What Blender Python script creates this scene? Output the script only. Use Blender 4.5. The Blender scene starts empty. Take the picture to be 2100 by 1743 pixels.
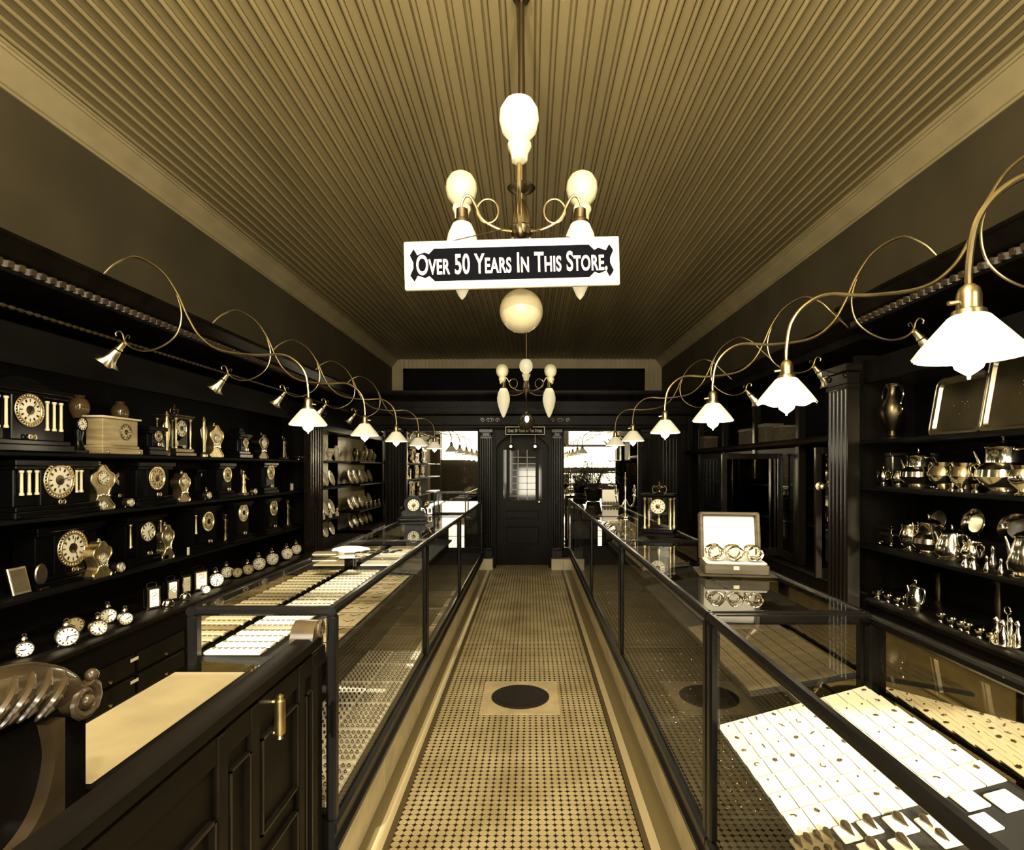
import bpy, math, random
from math import sin, cos, pi, radians, sqrt, atan2
from mathutils import Vector, Matrix
random.seed(7)
S = bpy.context.scene
COL = S.collection
F = 1150.0; VX = 1087.0; VY = 957.0; EYE = 1.52
def PX(px, d): return (px - VX) * d / F            # world x of a picture column at distance d
def PZ(py, d): return EYE + (VY - py) * d / F      # world z of a picture row at distance d
def DY(px, x): return x * F / (px - VX)            # distance of a picture column on the plane x

# ------------------------------------------------------------------ materials
def nodes(name):
    m = bpy.data.materials.new(name); m.use_nodes = True
    nt = m.node_tree; nt.nodes.clear()
    out = nt.nodes.new('ShaderNodeOutputMaterial')
    return m, nt, out
def pbr(name, col, rough=.5, metal=0., var=0., scale=6., stretch=(1, 1, 1), coat=0., bump=0., emis=None, estr=0., spec=.5, col2=None):
    m, nt, out = nodes(name)
    b = nt.nodes.new('ShaderNodeBsdfPrincipled')
    b.inputs['Base Color'].default_value = (*col, 1); b.inputs['Roughness'].default_value = rough
    b.inputs['Metallic'].default_value = metal; b.inputs['Coat Weight'].default_value = coat
    b.inputs['Coat Roughness'].default_value = .12; b.inputs['Specular IOR Level'].default_value = spec
    if emis: b.inputs['Emission Color'].default_value = (*emis, 1); b.inputs['Emission Strength'].default_value = estr
    nt.links.new(b.outputs[0], out.inputs[0])
    if var or bump or col2:
        tc = nt.nodes.new('ShaderNodeTexCoord'); mp = nt.nodes.new('ShaderNodeMapping'); mp.inputs['Scale'].default_value = stretch
        nz = nt.nodes.new('ShaderNodeTexNoise'); nz.inputs['Scale'].default_value = scale; nz.inputs['Detail'].default_value = 5
        nt.links.new(tc.outputs['Object'], mp.inputs[0]); nt.links.new(mp.outputs[0], nz.inputs['Vector'])
        if var or col2:
            r = nt.nodes.new('ShaderNodeValToRGB')
            lo = tuple(c * (1 - var) for c in col) if not col2 else col2
            hi = tuple(min(1, c * (1 + var)) for c in col) if not col2 else col
            r.color_ramp.elements[0].color = (*lo, 1); r.color_ramp.elements[0].position = .35
            r.color_ramp.elements[1].color = (*hi, 1); r.color_ramp.elements[1].position = .65
            nt.links.new(nz.outputs['Fac'], r.inputs[0]); nt.links.new(r.outputs[0], b.inputs['Base Color'])
        if bump:
            bp = nt.nodes.new('ShaderNodeBump'); bp.inputs['Strength'].default_value = bump; bp.inputs['Distance'].default_value = .004
            nt.links.new(nz.outputs['Fac'], bp.inputs['Height']); nt.links.new(bp.outputs[0], b.inputs['Normal'])
    return m
M = {}
M['wood'] = pbr('dark_wood', (.006, .0047, .0036), .36, var=.45, scale=9, stretch=(1, 1, .12), spec=.09)
M['wood_low'] = pbr('dark_wood_matt', (.0035, .003, .0028), .6, var=.4, scale=8, stretch=(1, .15, 1), spec=.10)
M['pilaster'] = pbr('pilaster_wood', (.009, .007, .005), .2, var=.4, scale=9, stretch=(1, 1, .1), spec=.3)
M['frame'] = pbr('ebonised_frame', (.0045, .004, .004), .27, spec=.25)
M['desk'] = pbr('desk_wood', (.0055, .0043, .003), .42, var=.4, scale=10, stretch=(1, .15, 1), spec=.08)
M['carved'] = pbr('carved_wood', (.050, .034, .017), .25, var=.3, scale=9, coat=.4)
M['velvet'] = pbr('dark_velvet', (.014, .012, .010), .9)
M['velvet_tan'] = pbr('brown_velvet', (.045, .034, .016), .9, var=.3, scale=30)
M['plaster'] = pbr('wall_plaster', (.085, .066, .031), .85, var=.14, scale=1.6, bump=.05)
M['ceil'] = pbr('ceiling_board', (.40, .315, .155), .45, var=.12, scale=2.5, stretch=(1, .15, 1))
M['trim'] = pbr('ceiling_trim', (.50, .40, .21), .5, var=.1, scale=3)
M['panel_board'] = pbr('rear_board', (.58, .47, .26), .6, var=.1, scale=3)
M['brass'] = pbr('aged_brass', (.52, .42, .22), .28, metal=1., var=.15, scale=20)
M['bronze'] = pbr('dark_bronze', (.16, .125, .075), .32, metal=1.)
M['gilt'] = pbr('gilt', (.70, .58, .34), .36, metal=1., var=.2, scale=40)
M['silver'] = pbr('polished_silver', (.92, .86, .72), .13, metal=1.)
M['silver_dull'] = pbr('dull_silver', (.55, .48, .34), .3, metal=1., var=.2, scale=14)
M['tray'] = pbr('silver_tray', (.30, .25, .15), .34, metal=1., var=.2, scale=5)
M['iron'] = pbr('cast_iron', (.030, .022, .020), .55, metal=.3, var=.4, scale=60, bump=.5)
M['stone'] = pbr('stone_slab', (.66, .54, .31), .6, var=.14, scale=7, bump=.1)
M['marble'] = pbr('marble_kick', (.70, .59, .36), .28, var=.16, scale=5, stretch=(1, 1, 2))
M['marble_w'] = pbr('white_marble', (.80, .71, .50), .3, var=.08, scale=5)
M['alabaster'] = pbr('alabaster', (.50, .40, .21), .4, col2=(.26, .19, .09), scale=4, stretch=(1, 1, 7))
M['paper'] = pbr('cream_card', (.90, .83, .64), .7)
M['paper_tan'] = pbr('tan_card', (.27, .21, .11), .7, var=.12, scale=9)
M['paper_dim'] = pbr('brown_and_shaded_card', (.115, .088, .044), .6, var=.2, scale=12)  # brown card stock; also carries the shade of the second right case
M['blotter'] = pbr('blotter', (.44, .365, .205), .75, var=.12, scale=5)
M['dial'] = pbr('dial_white', (.92, .85, .66), .3)
M['dial_tan'] = pbr('dial_tan', (.50, .40, .22), .35)
M['ink'] = pbr('ink_black', (.010, .009, .008), .4)
M['column'] = pbr('clock_column', (.85, .75, .50), .3)
M['black_case'] = pbr('black_marble_case', (.003, .0028, .0028), .2, spec=.2)
M['jewel_dark'] = pbr('dark_garnet', (.09, .065, .035), .3, metal=.6)
M['jewel'] = pbr('bright_jewel', (.85, .75, .5), .15, metal=1.)
M['satin'] = pbr('white_satin', (.97, .93, .82), .55)
M['boxwood'] = pbr('box_wood', (.085, .066, .036), .5, var=.35, scale=7, stretch=(.6, 1, 9))
M['navy'] = pbr('navy_enamel', (.005, .005, .008), .85, spec=.03)
M['cream'] = pbr('cream_enamel', (.94, .88, .68), .4)
M['amber'] = pbr('amber_glaze', (.10, .06, .022), .15, coat=.5)
M['leaf'] = pbr('dark_leaf', (.025, .026, .014), .5)
M['opal'] = pbr('opal_glass', (.80, .71, .45), .25, emis=(1, .86, .50), estr=.14)
M['opal_lit'] = pbr('opal_glass_lit', (.88, .80, .58), .25, emis=(1, .90, .60), estr=.35)
M['opal_dim'] = pbr('opal_ball', (.62, .53, .33), .22, emis=(1, .86, .55), estr=.04)
M['shade'] = pbr('ribbed_shade', (.93, .87, .68), .3, emis=(1, .9, .62), estr=.25)
M['shade_in'] = pbr('shade_lining', (.95, .9, .74), .4, emis=(1, .92, .7), estr=.55)
M['bulb'] = pbr('lamp_bulb', (1, .95, .8), .2, emis=(1, .93, .72), estr=3.2)
M['smoke'] = pbr('smoked_ball', (.05, .04, .025), .1, coat=.5)
M['crystal'] = pbr('cut_crystal', (.80, .72, .52), .12, spec=1., coat=1., var=.25, scale=40)
M['door_glass'] = pbr('dark_door_glass', (.02, .016, .01), .06, spec=.6)
M['shop'] = pbr('shopfront_paint', (.018, .014, .009), .5)
def glassy(name, tint=(1, 1, 1), ior=1.5, rough=.0):
    m, nt, out = nodes(name)
    t = nt.nodes.new('ShaderNodeBsdfTransparent'); t.inputs[0].default_value = (*tint, 1)
    g = nt.nodes.new('ShaderNodeBsdfGlossy'); g.inputs['Roughness'].default_value = rough
    r0 = ((ior - 1) / (ior + 1)) ** 2                       # Schlick reflectance, the same from both faces
    ge = nt.nodes.new('ShaderNodeNewGeometry'); dt = nt.nodes.new('ShaderNodeVectorMath'); dt.operation = 'DOT_PRODUCT'
    nt.links.new(ge.outputs['Incoming'], dt.inputs[0]); nt.links.new(ge.outputs['Normal'], dt.inputs[1])
    prev = dt.outputs['Value']
    for op, v in (('ABSOLUTE', None), ('SUBTRACT', 1.0), ('POWER', 5.0), ('MULTIPLY', 1 - r0), ('ADD', r0)):
        q = nt.nodes.new('ShaderNodeMath'); q.operation = op
        if op == 'SUBTRACT': q.inputs[0].default_value = v; nt.links.new(prev, q.inputs[1])
        else:
            nt.links.new(prev, q.inputs[0])
            if v is not None: q.inputs[1].default_value = v
        prev = q.outputs[0]
    mx = nt.nodes.new('ShaderNodeMixShader')
    nt.links.new(prev, mx.inputs[0]); nt.links.new(t.outputs[0], mx.inputs[1]); nt.links.new(g.outputs[0], mx.inputs[2])
    nt.links.new(mx.outputs[0], out.inputs[0]); return m
M['glass'] = glassy('case_glass', (.97, .97, .95), 1.62)
M['glass_front'] = glassy('case_front_glass', (.97, .97, .95), 1.4)
M['glass_thin'] = glassy('flower_glass', (.75, .68, .5), 1.6, .05)
def mirror(name, c, r):
    m, nt, out = nodes(name)
    g = nt.nodes.new('ShaderNodeBsdfGlossy'); g.inputs[0].default_value = (*c, 1); g.inputs['Roughness'].default_value = r
    nt.links.new(g.outputs[0], out.inputs[0]); return m
M['mirror'] = mirror('wall_mirror_silver', (.80, .74, .60), .015)
M['mirror_dim'] = mirror('case_mirror', (.5, .45, .34), .03)

def floor_material():
    m, nt, out = nodes('mosaic_floor'); N = nt.nodes.new; L = nt.links.new
    b = N('ShaderNodeBsdfPrincipled'); b.inputs['Roughness'].default_value = .42; L(b.outputs[0], out.inputs[0])
    tc = N('ShaderNodeTexCoord'); sx = N('ShaderNodeSeparateXYZ'); L(tc.outputs['Object'], sx.inputs[0])
    def mt(op, a, c=None, d=None):
        n = N('ShaderNodeMath'); n.operation = op
        for i, v in enumerate((a, c, d)):
            if v is None: continue
            if isinstance(v, (int, float)): n.inputs[i].default_value = v
            else: L(v, n.inputs[i])
        return n.outputs[0]
    A = .0350; B = A
    def dist(ox, oy):
        fx = mt('SUBTRACT', mt('FRACT', mt('ADD', mt('DIVIDE', sx.outputs[0], A), 100 + ox)), .5)
        fy = mt('SUBTRACT', mt('FRACT', mt('ADD', mt('DIVIDE', sx.outputs[1], B), 100 + oy)), .5)
        fx = mt('MULTIPLY', fx, A); fy = mt('MULTIPLY', fy, B)
        return mt('SQRT', mt('ADD', mt('MULTIPLY', fx, fx), mt('MULTIPLY', fy, fy)))
    d = dist(0, 0)
    disc = mt('LESS_THAN', d, A * .490)
    nz = N('ShaderNodeTexNoise'); nz.inputs['Scale'].default_value = 3.2; nz.inputs['Detail'].default_value = 6
    L(tc.outputs['Object'], nz.inputs['Vector'])
    r = N('ShaderNodeValToRGB'); r.color_ramp.elements[0].position = .32; r.color_ramp.elements[1].position = .7
    r.color_ramp.elements[0].color = (.44, .35, .175, 1); r.color_ramp.elements[1].color = (.68, .57, .33, 1)
    L(nz.outputs['Fac'], r.inputs[0])
    mix = N('ShaderNodeMix'); mix.data_type = 'RGBA'
    mix.inputs['A'].default_value = (.030, .019, .007, 1); L(disc, mix.inputs['Factor']); L(r.outputs[0], mix.inputs['B'])
    # border bands by x
    cr = N('ShaderNodeValToRGB'); cr.color_ramp.interpolation = 'CONSTANT'
    mr = N('ShaderNodeMapRange'); mr.inputs['From Min'].default_value = -.8; mr.inputs['From Max'].default_value = .8
    L(sx.outputs[0], mr.inputs['Value']); L(mr.outputs[0], cr.inputs[0])
    plain = (.20, .155, .072, 1); white = (.62, .52, .30, 1); dark = (.115, .085, .040, 1)
    def pos(x): return (x + .8) / 1.6
    e = cr.color_ramp.elements
    e[0].position = 0; e[0].color = plain
    e[1].position = pos(-.634); e[1].color = white
    for x, c in ((-.592, dark), (-.562, (0, 0, 0, 1)), (.452, dark), (.478, white), (.518, plain)):
        k = e.new(pos(x)); k.color = c
    a1 = mt('GREATER_THAN', sx.outputs[0], -.562); a2 = mt('LESS_THAN', sx.outputs[0], .452)
    mask = mt('MULTIPLY', a1, a2)
    fin = N('ShaderNodeMix'); fin.data_type = 'RGBA'
    L(mask, fin.inputs['Factor']); L(cr.outputs[0], fin.inputs['A']); L(mix.outputs['Result'], fin.inputs['B'])
    L(fin.outputs['Result'], b.inputs['Base Color']); return m
M['floor'] = floor_material()

# ------------------------------------------------------------------ mesh building
class MB:
    def __init__(s): s.v = []; s.f = []
    def add(s, vs, fs, T=None):
        o = len(s.v)
        s.v += [tuple(T @ Vector(p)) if T else tuple(p) for p in vs]
        s.f += [tuple(i + o for i in f) for f in fs]; return s
    def box(s, x0, x1, y0, y1, z0, z1, T=None):
        v = [(x0, y0, z0), (x1, y0, z0), (x1, y1, z0), (x0, y1, z0), (x0, y0, z1), (x1, y0, z1), (x1, y1, z1), (x0, y1, z1)]
        return s.add(v, [(0, 3, 2, 1), (4, 5, 6, 7), (0, 1, 5, 4), (1, 2, 6, 5), (2, 3, 7, 6), (3, 0, 4, 7)], T)
    def cbox(s, x0, x1, y0, y1, z0, z1, c=.004, T=None):       # chamfered vertical and top edges
        pl = [(x0 + c, y0), (x1 - c, y0), (x1, y0 + c), (x1, y1 - c), (x1 - c, y1), (x0 + c, y1), (x0, y1 - c), (x0, y0 + c)]
        mx, my = (x0 + x1) / 2, (y0 + y1) / 2
        def ring(k, z): return [(mx + (x - mx) * (1 - k / max(abs(x1 - x0) / 2, 1e-6)), my + (y - my) * (1 - k / max(abs(y1 - y0) / 2, 1e-6)), z) for x, y in pl]
        rs = [ring(c * .8, z0), ring(0, z0 + c), ring(0, z1 - c), ring(c * .8, z1)]
        return s.loft(rs, T=T)
    def loft(s, rings, cap=True, closed=True, T=None):
        n = len(rings[0]); vs = [p for r in rings for p in r]; fs = []
        for i in range(len(rings) - 1):
            for j in range(n if closed else n - 1):
                k = (j + 1) % n
                fs.append((i * n + j, i * n + k, (i + 1) * n + k, (i + 1) * n + j))
        if cap and closed: fs.append(tuple(range(n - 1, -1, -1))); fs.append(tuple((len(rings) - 1) * n + j for j in range(n)))
        return s.add(vs, fs, T)
    def lathe(s, prof, n=20, T=None, lobes=0, amp=0., arc=None):
        rings = []
        for r, z in prof:
            rg = []
            for j in range(n):
                a = 2 * pi * j / n
                q = r * (1 + amp * cos(lobes * a)) if lobes else r
                rg.append((q * cos(a), q * sin(a), z))
            rings.append(rg)
        return s.loft(rings, T=T)
    def ball(s, c, r, n=14, T=None, sz=1., sx=1., sy=1.):
        m = max(6, n // 2); rings = []
        for i in range(m + 1):
            t = -pi / 2 + pi * i / m; q = max(cos(t), 1e-3) * r
            rings.append([(c[0] + sx * q * cos(2 * pi * j / n), c[1] + sy * q * sin(2 * pi * j / n), c[2] + sz * r * sin(t)) for j in range(n)])
        return s.loft(rings, T=T)
    def tube(s, pts, r, n=8, T=None, closed=False):
        P = [Vector(p) for p in pts]; rings = []; N = len(P); up = None
        for i in range(N):
            if closed: t = P[(i + 1) % N] - P[i - 1]
            else: t = P[min(i + 1, N - 1)] - P[max(i - 1, 0)]
            if t.length < 1e-9: t = Vector((0, 0, 1))
            t.normalize()
            if up is None: up = Vector((0, 0, 1)) if abs(t.z) < .9 else Vector((1, 0, 0))
            a = up - t * up.dot(t)
            if a.length < 1e-6: a = t.orthogonal()
            a.normalize(); b = t.cross(a); up = a
            q = r[i] if isinstance(r, (list, tuple)) else r
            rings.append([tuple(P[i] + (a * cos(2 * pi * j / n) + b * sin(2 * pi * j / n)) * q) for j in range(n)])
        if closed: rings.append(rings[0]); return s.loft(rings, cap=False, T=T)
        return s.loft(rings, T=T)
    def prism(s, poly, d0, d1, ax='y', T=None):                   # polygon in (a, z) extruded along ax
        def P(a, z, d): return (a, d, z) if ax == 'y' else ((d, a, z) if ax == 'x' else (a, z, d))
        n = len(poly); vs = [P(a, z, d0) for a, z in poly] + [P(a, z, d1) for a, z in poly]
        fs = [tuple(range(n)), tuple(range(2 * n - 1, n - 1, -1))] + [(j, (j + 1) % n + 0, n + (j + 1) % n, n + j)[::-1] for j in range(n)]
        return s.add(vs, fs, T)
    def disc(s, c, r, n=20, ax='y', T=None):
        vs = [(c[0] + r * cos(2 * pi * j / n), c[1], c[2] + r * sin(2 * pi * j / n)) for j in range(n)]
        return s.add(vs, [tuple(range(n))], T)
    def mesh(s, name, sharp=38):
        me = bpy.data.meshes.new(name); me.from_pydata(s.v, [], s.f); me.update()
        import bmesh
        bm = bmesh.new(); bm.from_mesh(me); bmesh.ops.recalc_face_normals(bm, faces=bm.faces); bm.to_mesh(me); bm.free()
        me.polygons.foreach_set('use_smooth', [True] * len(me.polygons))
        try: me.set_sharp_from_angle(angle=radians(sharp))
        except Exception: pass
        return me
def smooth(pts, k=8):
    P = [Vector(p) for p in pts]; out = []
    for i in range(len(P) - 1):
        a, b, c, d = P[max(i - 1, 0)], P[i], P[i + 1], P[min(i + 2, len(P) - 1)]
        for j in range(k):
            t = j / k
            out.append(.5 * ((2 * b) + (c - a) * t + (2 * a - 5 * b + 4 * c - d) * t * t + (3 * b - a - 3 * c + d) * t ** 3))
    out.append(P[-1]); return out
def ob(name, mb, mat, parent=None, loc=None, sharp=38, rot=None):
    me = mb.mesh(name, sharp) if isinstance(mb, MB) else mb
    if mat and not me.materials: me.materials.append(M[mat])
    o = bpy.data.objects.new(name, me); COL.objects.link(o)
    if parent: o.parent = parent
    if loc: o.location = loc
    if rot: o.rotation_euler = rot
    return o
def tag(o, label, cat, group=None, kind=None):
    if label: o['label'] = label
    if cat: o['category'] = cat
    if group: o['group'] = group
    if kind: o['kind'] = kind
    return o
def thing(name, label, cat, loc=(0, 0, 0), rz=0., group=None):
    o = bpy.data.objects.new(name, None); COL.objects.link(o); o.empty_display_size = .05
    o.location = loc; o.rotation_euler = (0, 0, rz)
    return tag(o, label, cat, group)
def struct(name, mb, mat, sharp=38): return tag(ob(name, mb, mat, sharp=sharp), None, None, kind='structure')
def dup(root, loc, rz=None, label=None, group=None, scale=None):
    r = root.copy(); COL.objects.link(r); r.location = loc
    if rz is not None: r.rotation_euler = (0, 0, rz)
    if label: r['label'] = label
    if group: r['group'] = group
    if scale: r.scale = (scale,) * 3
    for ch in list(root.children):
        c = ch.copy(); COL.objects.link(c); c.parent = r
        for g in list(ch.children):
            d = g.copy(); COL.objects.link(d); d.parent = c
    return r
def RX(a): return Matrix.Rotation(a, 4, 'X')
def RY(a): return Matrix.Rotation(a, 4, 'Y')
def RZ(a): return Matrix.Rotation(a, 4, 'Z')
def TR(x, y, z): return Matrix.Translation((x, y, z))
ORD = ['first', 'second', 'third', 'fourth', 'fifth', 'sixth', 'seventh', 'eighth', 'ninth', 'tenth', 'eleventh', 'twelfth', 'thirteenth', 'fourteenth', 'fifteenth', 'sixteenth', 'seventeenth', 'eighteenth', 'nineteenth', 'twentieth', 'twenty-first', 'twenty-second']

# ------------------------------------------------------------------ room shell
XL, XR, YF, YB, HC = -3.2, 3.05, -1.2, 13.0, 4.01
struct('floor', MB().box(XL, XR, YF, YB, -.08, 0), 'floor')
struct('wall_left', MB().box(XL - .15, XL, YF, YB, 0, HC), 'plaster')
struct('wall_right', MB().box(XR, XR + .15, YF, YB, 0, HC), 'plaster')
mb = MB()                                                    # beaded ceiling boards
prof = []; p = .096; n = int((XR - XL) / p) + 1
prof.append((XL, HC))
for i in range(n):
    x = XL + i * p
    for dx, dz in ((0, 0), (.054, 0), (.0545, .016), (.064, .016), (.0645, 0), (.067, -.010), (.073, -.016), (.081, -.016), (.087, -.010), (.0895, 0), (.090, .014), (.0955, .014)):
        if x + dx < XR: prof.append((x + dx, HC + dz))
prof.append((XR, HC)); prof += [(XR, HC + .12), (XL, HC + .12)]
mb.prism(prof, YF, YB, 'y')
struct('ceiling', mb, 'ceil', 30)
def crown(x, s):                                             # stepped moulding between wall and ceiling
    pr = [(0, 0), (0, -.20), (.012, -.20), (.016, -.185), (.030, -.18), (.034, -.15), (.06, -.12), (.10, -.07), (.118, -.045), (.13, -.045), (.135, -.03), (.15, -.028), (.15, 0)]
    return MB().prism([(x + s * a, HC + b) for a, b in pr], YF, YB - .02, 'y')
struct('trim_1', crown(XL, 1), 'trim'); struct('trim_2', crown(XR, -1), 'trim')
# rear wall, beaded boards with a dark panelled opening
mb = MB()
n = 64
for i in range(n):
    x0 = XL + (XR - XL) * i / n; x1 = XL + (XR - XL) * (i + 1) / n
    mb.box(x0 + .004, x1 - .004, YB - .02, YB, 0, HC)
mb.box(XL, XR, YB, YB + .1, 0, HC)
struct('wall_back', mb, 'panel_board')
mb = MB().box(-2.86, 2.58, YB - .08, YB - .021, 1.6, 3.70).box(-2.92, -2.86, YB - .10, YB - .021, 1.6, 3.78).box(2.58, 2.64, YB - .1, YB - .021, 1.6, 3.78).box(-2.92, 2.64, YB - .1, YB - .021, 3.70, 3.78)
struct('trim_3', mb, 'wood_low')
# shop front behind the camera
W1 = (-2.95, -.56); W2 = (.50, 2.85)
mb = MB()
mb.box(XL, W1[0], YF - .2, YF, 0, HC).box(W1[1], W2[0] - .0, YF - .2, YF, 2.5, HC).box(W2[1], XR, YF - .2, YF, 0, HC)
for a, b in (W1, W2): mb.box(a, b, YF - .2, YF, 0, .55).box(a, b, YF - .2, YF, 3.72, HC)
mb.box(-1.20, -.86, YF - .05, YF, .55, 2.26).box(W2[0], W2[1], YF - .05, YF, 2.155, 2.235).box(W2[0], 1.25, YF - .05, YF, 2.155, 3.72).box(-2.95, -1.3, YF - .4, YF - .36, .55, 1.75).box(W2[0], W2[1], YF - .40, YF - .36, .55, .98).box(W2[0], W2[1], YF - .4, YF - .36, 1.30, 1.50)  # includes an unseen pier and blinds added to block sun from desk and cases
mb.box(W1[1], -.5, YF - .2, YF, 0, 2.5).box(.43, W2[0], YF - .2, YF, 0, 2.5)
struct('wall_front', mb, 'shop')
for i, (a, b) in enumerate((W1, W2)):
    mb = MB().box(a, a + .06, YF - .14, YF - .06, .55, 3.72).box(b - .06, b, YF - .14, YF - .06, .55, 3.72).box(a, b, YF - .14, YF - .06, .55, .62).box(a, b, YF - .14, YF - .06, 3.65, 3.72).box(a, b, YF - .13, YF - .07, 2.72, 2.78)
    w = struct('window_%d' % (i + 1), mb, 'shop')
    ob('pane', MB().box(a + .06, b - .06, YF - .102, YF - .098, .62, 3.65), 'glass', w)
mb = MB().box(-.5, -.40, YF - .15, YF - .08, 0, 2.5).box(.33, .43, YF - .15, YF - .08, 0, 2.5).box(-.4, .33, YF - .15, YF - .08, 0, .5).box(-.4, .33, YF - .15, YF - .08, 1.45, 2.5)  # solid upper part shaped to keep sun off the aisle floor
dr = struct('door_1', mb, 'shop'); ob('pane', MB().box(-.4, .33, YF - .117, YF - .113, .5, 1.45), 'glass', dr)

# ------------------------------------------------------------------ partition with mirrors at the far end
YP = 8.4
mb = MB()
mb.box(XL, XR, YP, YP + .2, 2.08, 2.55)
mb.prism([(YP, 2.50), (YP - .03, 2.50), (YP - .05, 2.53), (YP - .10, 2.56), (YP - .13, 2.60), (YP - .13, 2.645), (YP, 2.645)], XL, XR, 'x')
mb.prism([(YP, 2.28), (YP - .02, 2.28), (YP - .05, 2.31), (YP - .05, 2.33), (YP, 2.34)], XL, XR, 'x')
mb.prism([(YP, 2.08), (YP - .03, 2.08), (YP - .04, 2.10), (YP - .04, 2.13), (YP, 2.15)], XL, XR, 'x')
mb.box(XL, XR, YP, YP + .2, 2.55, 2.645)
for k in range(90): mb.box(-3.1 + k * .068, -3.1 + k * .068 + .034, YP - .028, YP, 2.40, 2.425)
mb.box(XL, -.745, YP, YP + .2, .16, .28).box(.475, 1.64, YP, YP + .2, .16, .28).box(1.64, XR, YP, YP + .2, .16, 2.08)
mb.box(XL, -.745, YP + .03, YP + .2, .28, 2.08).box(.475, 1.64, YP + .03, YP + .2, .28, 2.08)
mb.box(-.745, -.55, YP, YP + .4, .0, 2.08).box(.32, .475, YP, YP + .4, .0, 2.08)
struct('partition_wall', mb, 'wood')
mb = MB().box(XL, -.96, YP - .02, YP + .1, 0, .16).box(.86, XR, YP - .02, YP + .1, 0, .16)
struct('baseboard_back', mb, 'wood_low')
def flutes(x0, x1, y0, z0, z1, n=5, d=.02):
    m = MB(); w = (x1 - x0) / n; pts = []
    for i in range(n):
        a = x0 + i * w
        pts += [(a, y0), (a + w * .16, y0), (a + w * .26, y0 + d * .7), (a + w * .5, y0 + d), (a + w * .74, y0 + d * .7), (a + w * .84, y0)]
    pts += [(x1, y0), (x1, y0 + .08), (x0, y0 + .08)]
    return m.loft([[(a, b, z0) for a, b in pts], [(a, b, z1) for a, b in pts]])
def pilaster(x0, x1, yf, z0, z1, label, cap=.14):
    t = thing('fluted_pilaster', label, 'pilaster', ((x0 + x1) / 2, yf, 0)); h = (x1 - x0) / 2
    ob('shaft', flutes(-h * .86, h * .86, -.05, z0 + .16, z1 - cap), 'pilaster', t, sharp=60)
    ob('base', MB().cbox(-h, h, -.07, .03, z0, z0 + .12).cbox(-h * .93, h * .93, -.06, .03, z0 + .12, z0 + .16), 'pilaster', t)
    c = MB().cbox(-h * .95, h * .95, -.062, .03, z1 - cap, z1 - cap + .03).cbox(-h * .88, h * .88, -.055, .03, z1 - cap + .03, z1 - .05).cbox(-h * 1.1, h * 1.1, -.08, .03, z1 - .05, z1)
    for s in (-1, 1): c.ball((s * h * .72, -.062, z1 - .075), .02, 10, sy=.6)
    ob('capital', c, 'pilaster', t); return t
pilaster(-.745, -.56, YP - .032, .162, 2.075, 'fluted dark pilaster with marble foot on the clock-wall side of the back door')
pilaster(.325, .475, YP - .032, .162, 2.075, 'fluted dark pilaster with marble foot between back door and the plant-side mirror')
pilaster(-2.13, -1.88, YP - .032, .162, 2.075, 'broad dark fluted column dividing the two mirrors beside the clock wall')
pilaster(1.65, 1.82, YP - .032, .162, 2.075, 'narrow fluted column at the edge of the mirror behind the fern')
pilaster(1.93, 2.22, YP - .032, .162, 2.075, 'wide glossy fluted column on the back partition near the silver-wall corner')
for nm, x0, x1 in (('clock-wall side', -.94, -.55), ('fern side', .314, .847)):
    mb = MB(); n = 3
    for i in range(n): mb.cbox(x0 + (x1 - x0) * i / n + .001, x0 + (x1 - x0) * (i + 1) / n - .001, YP - .16, YP - .001, 0, .16, .003)
    tag(ob('marble_plinth', mb, 'marble_w'), 'white marble plinth slabs at the foot of the back partition, ' + nm, 'plinth')
for x0, x1, lab in ((-3.15, -2.14, 'back-wall mirror next to the clock cabinet corner'), (-1.87, -.76, 'back-wall mirror between broad fluted column and the back door'), (.485, 1.64, 'back-wall mirror behind the fern on the counter')):
    t = thing('wall_mirror', lab, 'mirror', ((x0 + x1) / 2, YP, 0)); h = (x1 - x0) / 2
    ob('mirror_glass', MB().box(-h, h, .012, .02, .29, 2.07), 'mirror', t)
    ob('mirror_frame', MB().box(-h, -h + .025, -.012, .03, .28, 2.078).box(h - .025, h, -.012, .03, .28, 2.078).box(-h, h, -.012, .03, 2.05, 2.078).box(-h, h, -.012, .03, .28, .305), 'wood', t)
# carved scroll ornaments on the partition frieze
for cx, lab in ((.40, 'carved scroll ornament on frieze above the fern-side door pilaster'), (-.65, 'carved scroll ornament on frieze above the clock-side door pilaster')):
    mb = MB()
    for s in (-1, 1):
        for k in (0, 1):
            pts = [(s * (.02 + k * .09 + .034 * (1 - a / 16) * cos(a * .55)), 0, .034 * (1 - a / 20) * sin(a * .55)) for a in range(17)]
            mb.tube(pts, .007, 6)
    mb.ball((0, 0, 0), .022, 10)
    tag(ob('carved_scroll', mb, 'carved', loc=(cx + .05, YP - .012, 2.215)), lab, 'ornament')
# arched door
t = thing('door_2', None, None, (-.115, YP + .28, 0)); t['kind'] = 'structure'
mb = MB()
mb.box(-.43, -.30, -.02, .05, 0, 2.05).box(.30, .43, -.02, .05, 0, 2.05).box(-.30, .30, -.01, .04, .12, .30).box(-.30, .30, -.01, .04, .86, 1.0).box(-.30, .30, -.01, .04, 1.78, 2.05).box(-.3, .3, -.01, .04, .62, .70).box(-.3, .3, -.01, .04, 0, .12).box(-.3, .3, .022, .04, .30, .62).box(-.3, .3, .022, .04, .70, .86)
mb.box(-.25, -.20, -.012, .04, 1.0, 1.78).box(.20, .25, -.012, .04, 1.0, 1.78)
ob('door_frame', mb, 'wood', t)
for z0, z1 in ((.335, .585), (.725, .835)): ob('panel', MB().cbox(-.25, .25, .002, .021, z0, z1, .006), 'wood', t)
ob('pane', MB().box(-.30, .30, .012, .016, 1.0, 1.78), 'door_glass', t)
mb = MB()
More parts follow.
